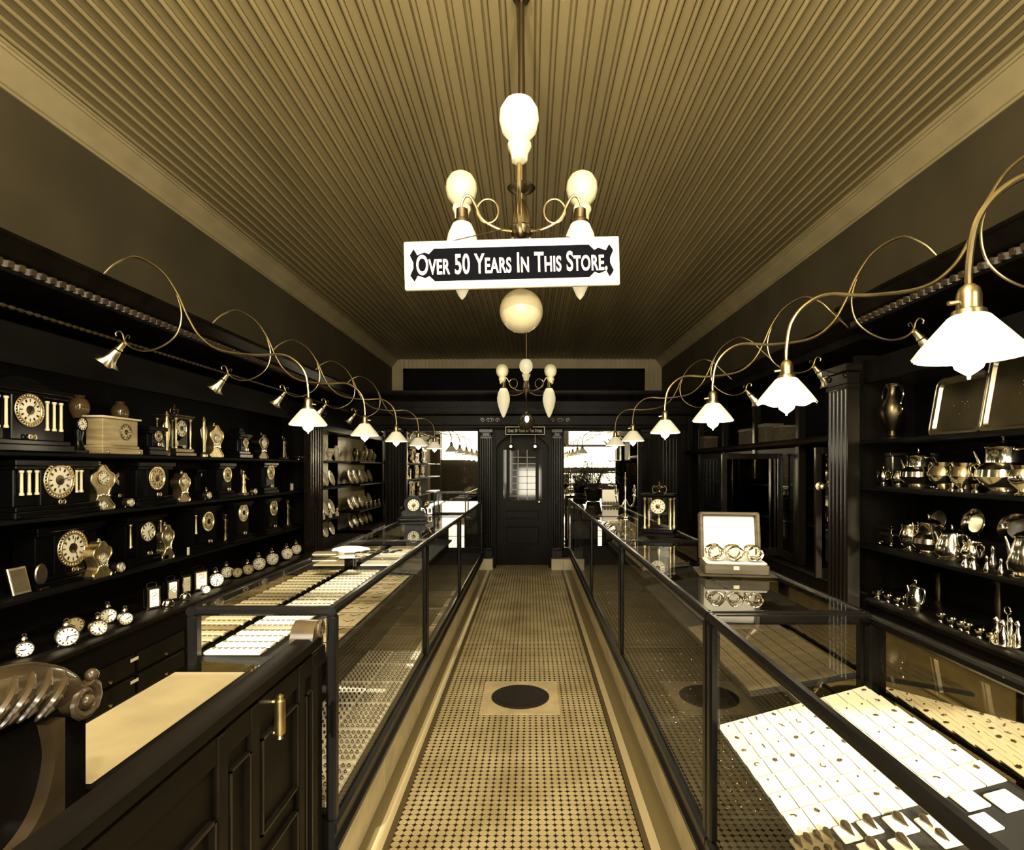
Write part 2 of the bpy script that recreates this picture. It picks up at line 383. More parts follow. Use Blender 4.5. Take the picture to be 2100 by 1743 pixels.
for k in range(7): mb.box(-.2, .2, -.002, .01, 1.06 + k * .1, 1.072 + k * .1)
for x in (-.07, .07): mb.box(x - .006, x + .006, -.002, .01, 1.0, 1.78)
ob('glazing_bar', mb, 'carved', t)
mb = MB(); arch = [(-.435, 2.08), (-.435, 1.75)] + [(-.40 * cos(pi * i / 24), 1.75 + .27 * sin(pi * i / 24)) for i in range(25)] + [(.435, 1.75), (.435, 2.08)]
for i in range(2, len(arch) - 3):
    a, b = arch[i], arch[i + 1]; mb.add([(a[0], -.24, a[1]), (b[0], -.24, b[1]), (b[0], -.24, 2.08), (a[0], -.24, 2.08), (a[0], -.04, a[1]), (b[0], -.04, b[1]), (b[0], -.04, 2.08), (a[0], -.04, 2.08)], [(0, 1, 2, 3), (7, 6, 5, 4), (0, 4, 5, 1), (3, 2, 6, 7)])
mb.box(-.435, -.395, -.24, -.04, 0, 2.08).box(.395, .435, -.24, -.04, 0, 2.08)
ob('arch_surround', mb, 'wood', t)
ob('knob', MB().lathe([(.008, 0), (.01, .03), (.024, .04), (.026, .055), (.012, .066)], 12, T=TR(.255, -.02, .98) @ RX(pi / 2)), 'brass', t)
for s, lab in ((-.17, 'small clear globe lamp hanging in the door arch, clock-wall side'), (.19, 'small clear globe lamp hanging in the door arch, fern side')):
    q = thing('reflection_globe', lab, 'lamp', (-.115 + s, 8.34, 1.82))  # made-up glowing globe in place of a reflected bulb
    ob('globe', MB().ball((0, 0, 0), .05, 14), 'smoke', q); ob('cord', MB().tube([(0, 0, .05), (0, 0, .24)], .004, 6), 'bronze', q)
    ob('bulb', MB().ball((0, -.038, 0), .022, 10), 'bulb', q)

# ------------------------------------------------------------------ text helper and signs
def text_mesh(body, size, depth, bold=.0, xs=1., caps=.76):
    cu = bpy.data.curves.new('lettering', 'FONT'); cu.body = body; cu.size = size; cu.extrude = depth; cu.offset = bold
    cu.align_x = 'CENTER'; cu.align_y = 'CENTER'; cu.small_caps_scale = caps; cu.space_character = 1.04
    for i in range(len(body)):
        if body[i].islower(): cu.body_format[i].use_small_caps = True
    o = bpy.data.objects.new('lettering_tmp', cu); COL.objects.link(o)
    me = bpy.data.meshes.new_from_object(o.evaluated_get(bpy.context.evaluated_depsgraph_get()))
    bpy.data.objects.remove(o); bpy.data.curves.remove(cu)
    xx = [v.co.x for v in me.vertices]; yy = [v.co.y for v in me.vertices]
    cx, cy = (min(xx) + max(xx)) / 2, (min(yy) + max(yy)) / 2
    for v in me.vertices: v.co = ((v.co.x - cx) * xs, -v.co.z, v.co.y - cy)
    me.update(); me.materials.clear()
    return me, (max(xx) - min(xx)) * xs, max(yy) - min(yy)
def store_sign(t, w, h, board, panel, ink):
    ob('board', MB().cbox(-w / 2, w / 2, 0, .022, -h / 2, h / 2, .004), board, t)
    a, b = w * .472, h * .335; n = h * .14
    q = [(-a + n * 1.1, -b + n * .9), (-a + n * 2.2, -b + n * .5), (-a + n * 2.8, -b + n * .8), (-a + n * 3.6, -b), (a - n * 3.6, -b), (a - n * 2.8, -b + n * .8), (a - n * 2.2, -b + n * .5), (a - n * 1.1, -b + n * .9), (a - n * .6, -b), (a, -b + n * .9), (a - n * .5, -b + n * 2)]
    poly = q + [(x, -z) for x, z in reversed(q)][:]
    poly = [(-a + n * .6, -b)] + q + [(a - n * .5, b - n * 2), (a, b - n * .9), (a - n * .6, b), (a - n * 1.1, b - n * .9), (a - n * 2.2, b - n * .5), (a - n * 2.8, b - n * .8), (a - n * 3.6, b), (-a + n * 3.6, b), (-a + n * 2.8, b - n * .8), (-a + n * 2.2, b - n * .5), (-a + n * 1.1, b - n * .9), (-a + n * .6, b), (-a, b - n * .9), (-a + n * .5, b - n * 2), (-a + n * .5, -b + n * 2), (-a, -b + n * .9)]
    ob('panel', MB().prism(poly, -.003, .002, 'y'), panel, t)
    me, mw, mh = text_mesh('Over 50 Years In This Store.', h * .62, .0015, h * .012)
    k = w * .885 / mw; kz = h * .42 / mh
    for v in me.vertices: v.co = (v.co.x * k, v.co.y - .0045, v.co.z * kz)
    ob('lettering', me, ink, t)
t = thing('hanging_sign', 'white framed sign reading Over 50 Years In This Store, below the front chandelier', 'sign', (-.0885, 2.72, 2.508))
t.rotation_euler = (0, radians(-1.55), 0)
store_sign(t, 1.045, .235, 'cream', 'navy', 'cream')
mb = MB()
for x in (-.3, .3): mb.tube([(x, .011, .117), (x * .12 + .03, .16, .24)], .0025, 6)
ob('hanging_wire', mb, 'bronze', t)
t = thing('door_sign', 'small dark sign with pale outline reading Over 50 Years In This Store above back door', 'sign', (-.072, 8.2, 2.047))
store_sign(t, .575, .12, 'cream', 'navy', 'dial_tan')
ob('face_plate', MB().box(-.278, .278, -.001, .001, -.05, .05), 'navy', t)
mb = MB()
for x in (-.2, .2): mb.tube([(x, .011, .06), (x, .18, .10)], .004, 6)
ob('hanging_rod', mb, 'bronze', t)

# ------------------------------------------------------------------ chandeliers
def chandelier(x, y, dz, label, ball):
    t = thing('chandelier', label, 'chandelier', (x, y, dz)); Z = HC - dz - .012
    ob('stem', MB().tube([(0, 0, 2.9), (0, 0, Z)], .017, 10).lathe([(.018, Z - .03), (.045, Z - .02), (.045, Z)], 16), 'bronze', t)
    ob('hub', MB().lathe([(.012, 2.72), (.05, 2.735), (.062, 2.76), (.062, 2.775), (.052, 2.785), (.05, 2.82), (.036, 2.88), (.02, 2.915), (.014, 2.93)], 20).lathe([(.012, 2.95), (.065, 2.975), (.075, 2.985), (.065, 2.995), (.012, 3.01)], 20), 'bronze', t)
    ob('drop_rod', MB().tube([(0, 0, 2.72), (0, 0, 2.45)], .009, 8).lathe([(.01, 2.43), (.035, 2.44), (.04, 2.465), (.02, 2.49), (.01, 2.50)], 14), 'bronze', t)
    ob('ball_globe', MB().ball((0, 0, 2.338), .114, 28), ball, t, sharp=80)
    if ball == 'smoke': ob('bulb', MB().ball((.008, -.098, 2.36), .032, 12, sz=1.5), 'bulb', t)
    for s in (-1, 1):                                        # gas side burners
        ob('gas_arm', MB().tube(smooth([(0, .01, 2.76), (s * .12, .05, 2.70), (s * .26, .11, 2.72), (s * .33, .12, 2.80), (s * .33, .12, 2.86)]), .009, 8), 'bronze', t)
        ob('gas_globe', MB().lathe([(.028, 2.95), (.05, 2.962), (.074, 2.99), (.086, 3.035), (.082, 3.075), (.062, 3.11), (.035, 3.128), (.02, 3.13)], 22, T=TR(s * .33, .12, 0)), 'opal', t, sharp=80)
        ob('gallery', MB().lathe([(.018, 2.855), (.035, 2.865), (.038, 2.90), (.050, 2.925), (.046, 2.945), (.028, 2.952)], 20, T=TR(s * .33, .12, 0), lobes=5, amp=.06), 'opal', t)
        lp = [(s * .05, -.02, 2.75), (s * .12, -.04, 2.755), (s * .20, -.05, 2.80), (s * .235, -.05, 2.87), (s * .262, -.05, 2.915), (s * .292, -.05, 2.915), (s * .31, -.05, 2.87), (s * .31, -.05, 2.84)]
        ob('electric_arm', MB().tube(smooth(lp), .008, 8).tube([(s * .172 + s * .055 * cos(a * pi / 12), -.05, 2.842 + .062 * sin(a * pi / 12)) for a in range(24)], .0055, 8, closed=True), 'brass', t)
        ob('socket', MB().lathe([(.012, 2.86), (.03, 2.85), (.032, 2.80), (.045, 2.79), (.047, 2.775), (.03, 2.77)], 16, T=TR(s * .305, -.05, 0)), 'bronze', t)
        ob('pendant_shade', MB().lathe([(.036, 2.785), (.05, 2.77), (.072, 2.72), (.086, 2.65), (.084, 2.60), (.068, 2.53), (.044, 2.46), (.02, 2.405), (.004, 2.385)], 24, T=TR(s * .305, -.05, 0)), 'opal_lit', t, sharp=80)
    ob('gas_arm', MB().tube(smooth([(0, -.02, 2.76), (0, -.2, 2.66), (.0, -.45, 2.62), (0, -.59, 2.68), (0, -.60, 2.80)]), .009, 8), 'brass', t)
    ob('gas_globe', MB().lathe([(.028, 2.885), (.05, 2.90), (.072, 2.925), (.083, 2.97), (.08, 3.01), (.06, 3.045), (.036, 3.06), (.02, 3.062)], 22, T=TR(0, -.6, 0)), 'opal_lit', t, sharp=80)
    ob('gallery', MB().lathe([(.016, 2.79), (.032, 2.80), (.036, 2.83), (.05, 2.86), (.046, 2.88), (.028, 2.888)], 20, T=TR(0, -.6, 0), lobes=5, amp=.06), 'opal', t)
    return t
chandelier(-.046, 2.95, 0, 'front gas and electric chandelier over the aisle with cream ball globe under the hanging sign', 'opal_dim')
chandelier(-.05, 7.55, -.21, 'distant chandelier near the back door with a dark ball globe at its foot', 'smoke')

chandelier(-.046, .45, .12, 'added unseen chandelier lighting the aisle by the shop front', 'opal_dim')  # unseen fixture added to brighten the near ceiling and floor

# ------------------------------------------------------------------ goose-neck lamps from the cabinet cornices
def shade_mb(n=48, ruf=.0, inner=False):
    m = MB(); pr = [(.030, 1.858), (.040, 1.852), (.066, 1.82), (.092, 1.787), (.107, 1.765)]
    if inner: pr = [(r - .004, z - .004) for r, z in pr]
    rings = []
    for r, z in pr:
        k = (r / .107) ** 3
        rings.append([(r * (1 + .010 * (r / .107) * cos(24 * 2 * pi * j / n)) * cos(2 * pi * j / n), r * (1 + .010 * (r / .107) * cos(24 * 2 * pi * j / n)) * sin(2 * pi * j / n), z + ruf * k * cos(6 * 2 * pi * j / n)) for j in range(n)])
    m.loft(rings, cap=False); return m
def fixture(side, y, label, ruf=0.):
    t = thing('gooseneck_lamp', label, 'lamp', ((-2.48 if side < 0 else 2.16), y, 0), 0 if side < 0 else pi, 'goose-neck lamps over the counters')
    a = smooth([(-.14, 0, 2.52), (-.02, 0, 2.63), (.07, 0, 2.71), (.186, 0, 2.742), (.328, 0, 2.663), (.42, 0, 2.535), (.484, 0, 2.393), (.555, 0, 2.279), (.67, 0, 2.2), (.868, 0, 2.171), (1.024, 0, 2.174), (1.11, 0, 2.137), (1.167, 0, 2.066), (1.186, 0, 1.966), (1.186, 0, 1.90)])
    ob('gooseneck', MB().tube(a, .0075, 8), 'brass', t)
    b = smooth([(.41, 0, 2.55), (.447, 0, 2.42), (.427, 0, 2.307), (.356, 0, 2.236), (.25, 0, 2.196), (.16, 0, 2.212), (.118, 0, 2.25), (.105, 0, 2.29), (.085, 0, 2.31), (.065, 0, 2.30), (.068, 0, 2.28)])
    ob('branch', MB().tube(b, .0055, 8).tube(smooth([(.115, 0, 2.255), (.13, 0, 2.285), (.145, 0, 2.28), (.14, 0, 2.265)]), .003, 6), 'brass', t)
    T = TR(.118, 0, 2.248) @ RY(radians(180 + 42))
    fl = ob('flower_socket', MB().lathe([(.008, 0), (.016, .008), (.018, .045), (.024, .055), (.020, .065)], 14, T=T), 'brass', t)
    ob('flower_glass', MB().loft([[(r * (1 + k * .18 * cos(5 * 2 * pi * j / 30)) * cos(2 * pi * j / 30), r * (1 + k * .18 * cos(5 * 2 * pi * j / 30)) * sin(2 * pi * j / 30), z) for j in range(30)] for r, z, k in ((.018, .06, 0), (.026, .08, .1), (.028, .11, .2), (.036, .14, .6), (.058, .165, 1.3))], cap=False, T=T), 'silver_dull', t)
    ob('bulb', MB().ball((0, 0, .125), .018, 10, T=T, sz=1.3), 'bulb', t)
    T = TR(1.186, 0, 0)
    ob('socket', MB().lathe([(.009, 1.925), (.02, 1.915), (.024, 1.90), (.024, 1.87), (.032, 1.866), (.034, 1.856), (.02, 1.85)], 18, T=T).tube([(1.21, 0, 1.885), (1.232, 0, 1.882)], .005, 6), 'brass', t)
    sh = ob('lamp_shade', shade_mb(ruf=ruf), 'shade', t, loc=(1.186, 0, 0), sharp=80)
    ob('lining', shade_mb(ruf=ruf, inner=True), 'shade_in', sh, sharp=80)
    ob('bulb', MB().lathe([(.012, 1.852), (.016, 1.825), (.030, 1.775), (.033, 1.757), (.026, 1.738), (.013, 1.728), (.004, 1.722), (.003, 1.714)], 16, T=T), 'bulb', t)
    return t
LAMPS = []
for i, y in enumerate((3.27, 4.39, 5.42, 6.5, 7.6)):
    fixture(-1, y, 'goose-neck counter lamp with white cone shade, %s along the clock wall from the shop front' % ORD[i]); LAMPS.append((-1.294, y))
for i, px in enumerate((1987, 1613, 1462, 1364, 1298, 1262)):
    y = .974 * F / (px - VX)
    fixture(1, y, ['large close goose-neck lamp with glowing white cone shade before the two silver trays', 'goose-neck lamp with ruffled white shade and bright bulb, beside the fluted column'][i] if i < 2 else 'goose-neck counter lamp with pale cone shade, %s along the silver wall from the shop front' % ORD[i], .006 if i == 1 else 0.); LAMPS.append((.974, y))

# ------------------------------------------------------------------ wall cabinets
def cornice_profile(x, s, top, out):      # s: direction into the room; outer edge at x
    i = x - s * out
    return [(i, top - .42), (i + s * .02, top - .42), (i + s * .02, top - .34), (i + s * .05, top - .32), (i + s * .05, top - .24), (x - s * .10, top - .16), (x - s * .10, top - .10), (x - s * .06, top - .08), (x - s * .02, top - .03), (x, top - .02), (x, top), (i, top)]
# clock cabinet (left)
CL = thing('clock_cabinet', 'long dark open wall cabinet holding rows of clocks on shelves', 'cabinet', (0, 0, 0))
y0, y1 = .5, 8.2
ob('cornice', MB().prism(cornice_profile(-2.48, 1, 2.642, .72), y0, 8.2, 'y'), 'wood', CL)
def dentils(xa, xb, ya, yb, z0, z1):
    pr = [(xa, ya)]; k = ya + .02
    while k < yb - .06: pr += [(xa + (xb - xa) * .3, k), (xb, k), (xb, k + .028), (xa + (xb - xa) * .3, k + .028)]; k += .062
    pr += [(xa + (xb - xa) * .3, yb), (xa, yb)]
    return MB().loft([[(a, b, z0) for a, b in pr], [(a, b, z1) for a, b in pr]])
ob('dentil_molding', dentils(-2.585, -2.555, y0, 8.1, 2.50, 2.535), 'carved', CL)
pts = [(-2.655, y0 + .0125 * k, 2.335) for k in range(616)]
ob('bead_molding', MB().tube(pts, [(.004, .0095, .012, .0095)[k % 4] for k in range(616)], 6), 'carved', CL)
ob('frieze', MB().box(-2.70, -2.66, y0, y1, 2.05, 2.26), 'wood_low', CL)
ob('back_panel', MB().box(-3.0, -2.97, y0, y1, .02, 2.3), 'wood_low', CL)
for z in (1.60, 1.25, .84):
    ob('shelf', MB().prism([(-2.97, z - .028), (-2.625, z - .028), (-2.615, z - .022), (-2.615, z - .006), (-2.625, z), (-2.97, z)], y0, y1, 'y'), 'wood_low', CL)
ob('ledge', MB().prism([(-2.97, .505), (-2.44, .505), (-2.425, .515), (-2.425, .535), (-2.44, .545), (-2.97, .545)], y0, y1, 'y'), 'wood', CL)
ob('base', MB().box(-2.97, -2.47, y0, y1, 0, .505), 'wood_low', CL)
k = 0
yy = 1.5
while yy < 6.2:
    for z in (.295, .16):
        d = ob('drawer', MB().cbox(-2.475, -2.455, yy + .012, yy + .49, z - .058, z + .058, .006), 'wood', CL)
        ob('knob', MB().lathe([(.004, 0), (.005, .012), (.011, .02), (.010, .027), (.003, .03)], 10, T=TR(-2.455, yy + .25, z - .025) @ RY(pi / 2)), 'brass' if abs(yy - 3.3) < .3 else 'bronze', d)
        if abs(yy - 3.02) < .1: pass
    yy += .5
for z in (.31, .175):
    tag(ob('drawer_label', MB().box(-2.4549, -2.4535, 3.445, 3.515, z + .005, z + .025), 'paper', CL), 'small white card label', None)
# pilaster at the end of the clock cabinet, facing the aisle
def side_pilaster(x, yc, w, s, z1, label, rz):
    t = pilaster(-w / 2, w / 2, 0, 0, z1, label, .16); t.location = (x, yc, 0); t.rotation_euler = (0, 0, rz); return t
side_pilaster(-2.54, 6.56, .44, 1, 2.20, 'fluted dark column ending the clock cabinet, behind the first goose-neck shade', pi / 2)
ob('end_panel', MB().box(-2.97, -2.64, 6.72, 6.78, .545, 2.22), 'wood', CL)
ob('bay_lining', MB().box(-2.969, -2.955, 6.79, 8.2, .546, 2.0), 'column', CL)
ob('bay_header', MB().box(-2.97, -2.60, 6.79, 8.2, 1.98, 2.05), 'wood', CL)

# silver cabinet (right)
CR = thing('silver_cabinet', 'dark open wall cabinet with shelves of silver tea ware', 'cabinet', (0, 0, 0))
y0, y1 = .4, 3.93
ob('cornice', MB().prism(cornice_profile(2.16, -1, 2.642, .70), y0, 3.98, 'y'), 'wood', CR)
ob('dentil_molding', dentils(2.265, 2.235, y0, 3.95, 2.50, 2.535), 'carved', CR)
ob('frieze', MB().box(2.34, 2.38, y0, y1, 2.10, 2.26), 'wood_low', CR)
ob('back_panel', MB().box(2.70, 2.73, y0, y1, .02, 2.3), 'wood_low', CR)
for z in (1.70, 1.385, .987):
    ob('shelf', MB().prism([(2.70, z - .028), (2.29, z - .028), (2.28, z - .022), (2.28, z - .006), (2.29, z), (2.70, z)], y0, y1, 'y'), 'wood_low', CR)
ob('ledge', MB().prism([(2.70, .625), (2.2, .625), (2.185, .635), (2.185, .655), (2.2, .665), (2.70, .665)], y0, 3.66, 'y').box(2.24, 2.70, 3.66, y1, .625, .665), 'wood', CR)
ob('base', MB().box(2.23, 2.70, y0, y1, 0, .625), 'wood_low', CR)
ob('end_panel', MB().box(2.29, 3.0, 3.935, 3.975, 0, 2.3), 'wood', CR)
side_pilaster(2.145, 3.82, .28, -1, 2.20, 'tall glossy fluted column at the end of the silver cabinet', -pi / 2)
# cupboards beyond the column
CU = thing('wall_cupboard', 'long dark glazed cupboard between tall fluted column and back partition', 'cupboard', (0, 0, 0))
y0, y1 = 3.99, 8.2
ob('cornice', MB().prism(cornice_profile(2.30, -1, 2.60, .65), y0 + .04, y1, 'y'), 'wood', CU)
ob('back_panel', MB().box(2.92, 2.95, y0, y1, .02, 2.25), 'wood_low', CU)
ob('base', MB().box(2.36, 2.92, y0, y1, 0, .62).prism([(2.92, .62), (2.33, .62), (2.32, .64), (2.32, .66), (2.92, .66)], y0, y1, 'y'), 'wood', CU)
ob('ledge', MB().prism([(2.92, 1.70), (2.30, 1.70), (2.27, 1.715), (2.26, 1.74), (2.28, 1.76), (2.92, 1.76)], y0, y1, 'y'), 'wood', CU)
for yy in (4.06, 4.9, 5.85, 6.8, 7.75, 8.28):
    ob('post', MB().cbox(2.33, 2.40, yy - .03, yy + .03, .66, 1.70, .006), 'pilaster', CU); ob('post', MB().cbox(2.33, 2.40, yy - .03, yy + .03, 1.76, 2.25, .006), 'pilaster', CU)
for z in (1.0, 1.32):
    ob('shelf', MB().box(2.42, 2.92, y0, y1, z, z + .02), 'wood_low', CU)
for a, b in ((4.93, 5.82), (5.88, 6.77), (6.83, 7.72)):
    d = ob('door', MB().box(2.345, 2.375, a, a + .06, .67, 1.69).box(2.345, 2.375, b - .06, b, .67, 1.69).box(2.345, 2.375, a + .06, b - .06, .67, .74).box(2.345, 2.375, a + .06, b - .06, 1.62, 1.69), 'wood', CU)
    ob('pane', MB().box(2.358, 2.362, a + .06, b - .06, .74, 1.62), 'glass', d)
# two leaves standing open across the cupboard
def leaf(yy, x0, x1, z0, z1, knob, nm):
    d = ob('open_door', MB().cbox(x0, x0 + .045, yy, yy + .032, z0, z1).cbox(x1 - .045, x1, yy, yy + .032, z0, z1).cbox(x0 + .045, x1 - .045, yy, yy + .032, z1 - .05, z1).cbox(x0 + .045, x1 - .045, yy, yy + .032, z0, z0 + .07), 'pilaster', CU)
    ob('pane', MB().box(x0 + .045, x1 - .045, yy + .014, yy + .018, z0 + .07, z1 - .05), 'mirror_dim' , d)
    if knob: ob('knob', MB().lathe([(.03, 0), (.032, .006), (.012, .012), (.012, .03), (.022, .038), (.02, .05), (.006, .056)], 16, T=TR(x0 + .026, yy, 1.38) @ RX(pi / 2)), 'brass', d).data
leaf(5.16, 1.77, 2.33, .70, 1.64, False, 0)
leaf(4.02, 2.05, 2.32, .72, 1.66, True, 1)
for px, py, w, hh, lab in ((1540, 868, .30, .17, 'dark box leaning on the cupboard ledge above the open glazed leaf'), (1578, 851, .16, .19, 'upright dark box beside the leaning box on the cupboard ledge'), (1610, 858, .14, .15, 'smallest dark box on the cupboard ledge, beside the upright box'), (1452, 868, .2, .17, 'dark box on the cupboard ledge behind the third silver-wall lamp')):
    x = 2.42; y = DY(px, x)
    q = thing('storage_box', lab, 'box', (x, y, 1.762), -pi / 2)
    ob('body', MB().cbox(-w / 2, w / 2, -.08, .1, 0, hh * .8, .004), 'velvet_tan', q); ob('lid', MB().cbox(-w / 2 - .004, w / 2 + .004, -.085, .105, hh * .8, hh, .004), 'boxwood', q)

# ------------------------------------------------------------------ showcases
def showcase(s, xf, xb, y0, y1, label, shelf=None, near_end=True, H=1.07):
    """s=+1: aisle on the low-x side (right row); s=-1: left row"""
    t = thing('glass_showcase', label, 'showcase', ((xf + xb) / 2, (y0 + y1) / 2, 0))
    cx, cy = (xf + xb) / 2, (y0 + y1) / 2
    w = abs(xb - xf) / 2; l = (y1 - y0) / 2 - .0015; f = -s * w; b = s * w     # local x of front and back
    def X(a, c): return (min(a, c), max(a, c))
    # marble kick, recessed, in slabs
    kx = X(f + s * .055, f + s * .075); mb = MB(); n = max(1, round(2 * l / .85))
    for i in range(n): mb.cbox(kx[0], kx[1], -l + 2 * l * i / n + .0012, -l + 2 * l * (i + 1) / n - .0012, 0, .275, .002)
    mb.box(*X(f + s * .075, b - s * .03), -l + .02, -l + .04, 0, .275)
    ob('kickplate', mb, 'marble', t)
    bp = [(f + s * .02, .262), (f + s * .0, .268), (f - s * .008, .282), (f - s * .008, .300), (f + s * .004, .312), (f + s * .004, .335), (f - s * .004, .345), (f - s * .004, .365), (f + s * .01, .378), (b, .378), (b, .262)]
    ob('base', MB().prism(bp, -l, l, 'y').box(*X(f + s * .08, b), -l + .045, l, 0, .262), 'frame', t)
    for xx in (f + s * .016, b - s * .016):
        for yy in (-l + .018, l - .018):
            ob('post', MB().cbox(xx - .016, xx + .016, yy - .018, yy + .018, .378, H - .03, .006), 'frame', t)
    r = MB()
    for xx in (f + s * .014, b - s * .014):
        pr = [(xx + .0165 * cos(a * pi / 4 + pi / 8) * 1.02, H - .0165 + .0165 * sin(a * pi / 4 + pi / 8)) for a in range(8)]
        r.prism(pr, -l, l, 'y')
    for yy in (-l + .0165, l - .0165):
        pr = [(yy + .0165 * cos(a * pi / 4 + pi / 8), H - .0165 + .0165 * sin(a * pi / 4 + pi / 8)) for a in range(8)]
        r.prism(pr, -w + .014, w - .014, 'x')
    ob('top_rail', r, 'frame', t)
    ob('top_glass', MB().add([(-w + .02, -l + .02, H - .004), (w - .02, -l + .02, H - .004), (w - .02, l - .02, H - .004), (-w + .02, l - .02, H - .004)], [(0, 1, 2, 3)]), 'glass', t)
    ob('front_glass', MB().add([(f + s * .012, -l + .02, .378), (f + s * .012, l - .02, .378), (f + s * .012, l - .02, H - .03), (f + s * .012, -l + .02, H - .03)], [(0, 1, 2, 3)]), 'glass_front', t)
    if near_end: ob('end_glass', MB().add([(-w + .02, -l + .012, .378), (w - .02, -l + .012, .378), (w - .02, -l + .012, H - .03), (-w + .02, -l + .012, H - .03)], [(0, 1, 2, 3)]), 'glass_front', t)
    ob('mirror_back', MB().box(*X(b - s * .006, b - s * .002), -l + .03, l - .03, .38, H - .03), 'mirror_dim', t)
    ob('deck', MB().box(*X(f + s * .03, b - s * .008), -l + .04, l - .04, .379, .388), 'velvet', t)
    if shelf:
        x0, x1, z0, z1 = shelf
        ob('shelf', MB().add([(x0 - cx, -l + .04, z0), (x1 - cx, -l + .04, z1), (x1 - cx, l - .04, z1), (x0 - cx, l - .04, z0), (x0 - cx, -l + .04, z0 - .012), (x1 - cx, -l + .04, z1 - .012), (x1 - cx, l - .04, z1 - .012), (x0 - cx, l - .04, z0 - .012)], [(0, 1, 2, 3), (7, 6, 5, 4), (0, 4, 5, 1), (1, 5, 6, 2), (2, 6, 7, 3), (3, 7, 4, 0)]), 'velvet', t)
    return t
RF, RB = .545, 1.062
LF, LB = -.625, -1.105
showcase(1, RF, RB, .45, 1.735, 'close glass showcase on the silver side displaying white jewellery cards', (.575, 1.04, .715, .84), False)
showcase(1, RF, RB, 1.74, 3.43, 'glass showcase carrying the open jewel box', (.70, 1.04, .80, .86), False)
showcase(1, RF, RB, 3.435, 5.10, 'glass showcase carrying the brass regulator clock', (.70, 1.04, .84, .88), False)
showcase(1, RF, RB, 5.105, 8.05, 'glass showcase with the fern and the candelabrum on top', None, False)
showcase(-1, LF, LB, 1.80, 3.43, 'close glass showcase on the clock side filled with ring trays', (-.70, -1.09, .865, .895), True)
showcase(-1, LF, LB, 3.435, 5.07, 'second glass showcase on the clock side, carrying a folded white cloth', (-.70, -1.09, .865, .895), False)
showcase(-1, LF, LB, 5.075, 7.40, 'far glass showcase on the clock side beside the back door', None, False)

# --- white cards on the sloped display of the close right case
sl = (.84 - .715) / (1.04 - .575)
def zs(x): return .715 + (x - .575) * sl
SA = atan2(.84 - .715, 1.04 - .575)
card_me = None
def jewel_mb(kind, r=.008):
    m = MB()
    if kind == 0:
        for k in range(6): m.ball((r * .75 * cos(k * pi / 3), r * .75 * sin(k * pi / 3), .002), r * .35, 6)
        m.ball((0, 0, .003), r * .4, 6)
    elif kind == 1: m.tube([(-r * 1.3, 0, .002), (r * 1.3, 0, .002)], r * .22, 6).ball((0, 0, .003), r * .45, 6)
    elif kind == 2: m.ball((0, 0, .002), r * .4, 6)
    else: m.tube([(r * cos(a), r * sin(a), .002) for a in [k * pi * 1.3 / 8 for k in range(9)]], r * .2, 6)
    return m.mesh('brooch')
JM = [jewel_mb(k) for k in range(4)]
for m in JM: m.materials.append(M['jewel_dark'])
def card_mesh(w, h, mat, t=.002):
    m = MB().box(-w / 2, w / 2, -h / 2, h / 2, 0, t).mesh('card'); m.materials.append(M[mat]); return m
nc, nr = 10, 7
xs0, xs1, ys0, ys1 = .578, 1.035, 1.215, 1.725
cw, chh = (xs1 - xs0) / nc, (ys1 - ys0) / nr
CM = card_mesh(cw * .985, chh * .985, 'paper', .003)
def row_word(i, n): return 'front row' if i == 0 else ('rearmost row' if i == n - 1 else ORD[i] + ' row')
for i in range(nc):
    for j in range(nr):
        x = xs0 + (i + .5) * cw; y = ys0 + (j + .5) * chh
        o = bpy.data.objects.new('jewellery_card', CM); COL.objects.link(o)
        o.location = (x, y, zs(x) + .003); o.rotation_euler = (radians(4.5), -SA, radians(random.uniform(-1, 1)))
        tag(o, 'white jewellery card, %s, %s from the aisle glass of the close showcase' % (row_word(j, nr), ORD[i]), 'card', 'white cards in the close showcase')
        if random.random() < .72:
            k = random.choice([0, 0, 1, 2, 2, 3]); b = bpy.data.objects.new('brooch', JM[k]); COL.objects.link(b)
            b.location = (x + random.uniform(-.006, .006), y + .015, zs(x) + .0088); b.rotation_euler = (0, -SA, random.uniform(0, 6)); b.scale = (.8,) * 3
            tag(b, 'small dark brooch on the white card, %s, %s from the aisle glass' % (row_word(j, nr), ORD[i]), 'brooch', 'brooches on the white cards')
# pads with drop earrings in front of the cards
def drop_mesh():
    m = MB().lathe([(.001, .034), (.0035, .022), (.0068, .012), (.0075, .006), (.005, .001), (.001, 0)], 10, T=RX(-pi / 2) @ TR(0, -.004, -.018)); me = m.mesh('drop_earring'); me.materials.append(M['jewel_dark']); return me
DM = drop_mesh()
pads = [(.60, 1.165, .085, .09, 8, 'tray of dark drops at the aisle end before the cards'), (.672, 1.185, .04, .05, 1, 'white pad with one dark drop, beside the tray of drops'), (.72, 1.186, .036, .045, 1, 'white pad with a dark bar pin before the cards'), (.775, 1.172, .045, .06, 1, 'white pad with a large dark pendant'), (.69, 1.125, .045, .05, 1, 'white pad with dark drop, second line'), (.745, 1.115, .04, .05, 1, 'white pad with pale pin, second line'), (.84, 1.13, .075, .09, 6, 'large white pad with six small dark drops'), (.93, 1.185, .05, .055, 0, 'blank white pad by the mirror back of the close showcase'), (.905, 1.12, .05, .05, 0, 'blank white pad one row before the mirror-side pad'), (.985, 1.16, .05, .06, 0, 'blank white pad hard against the mirror back')]
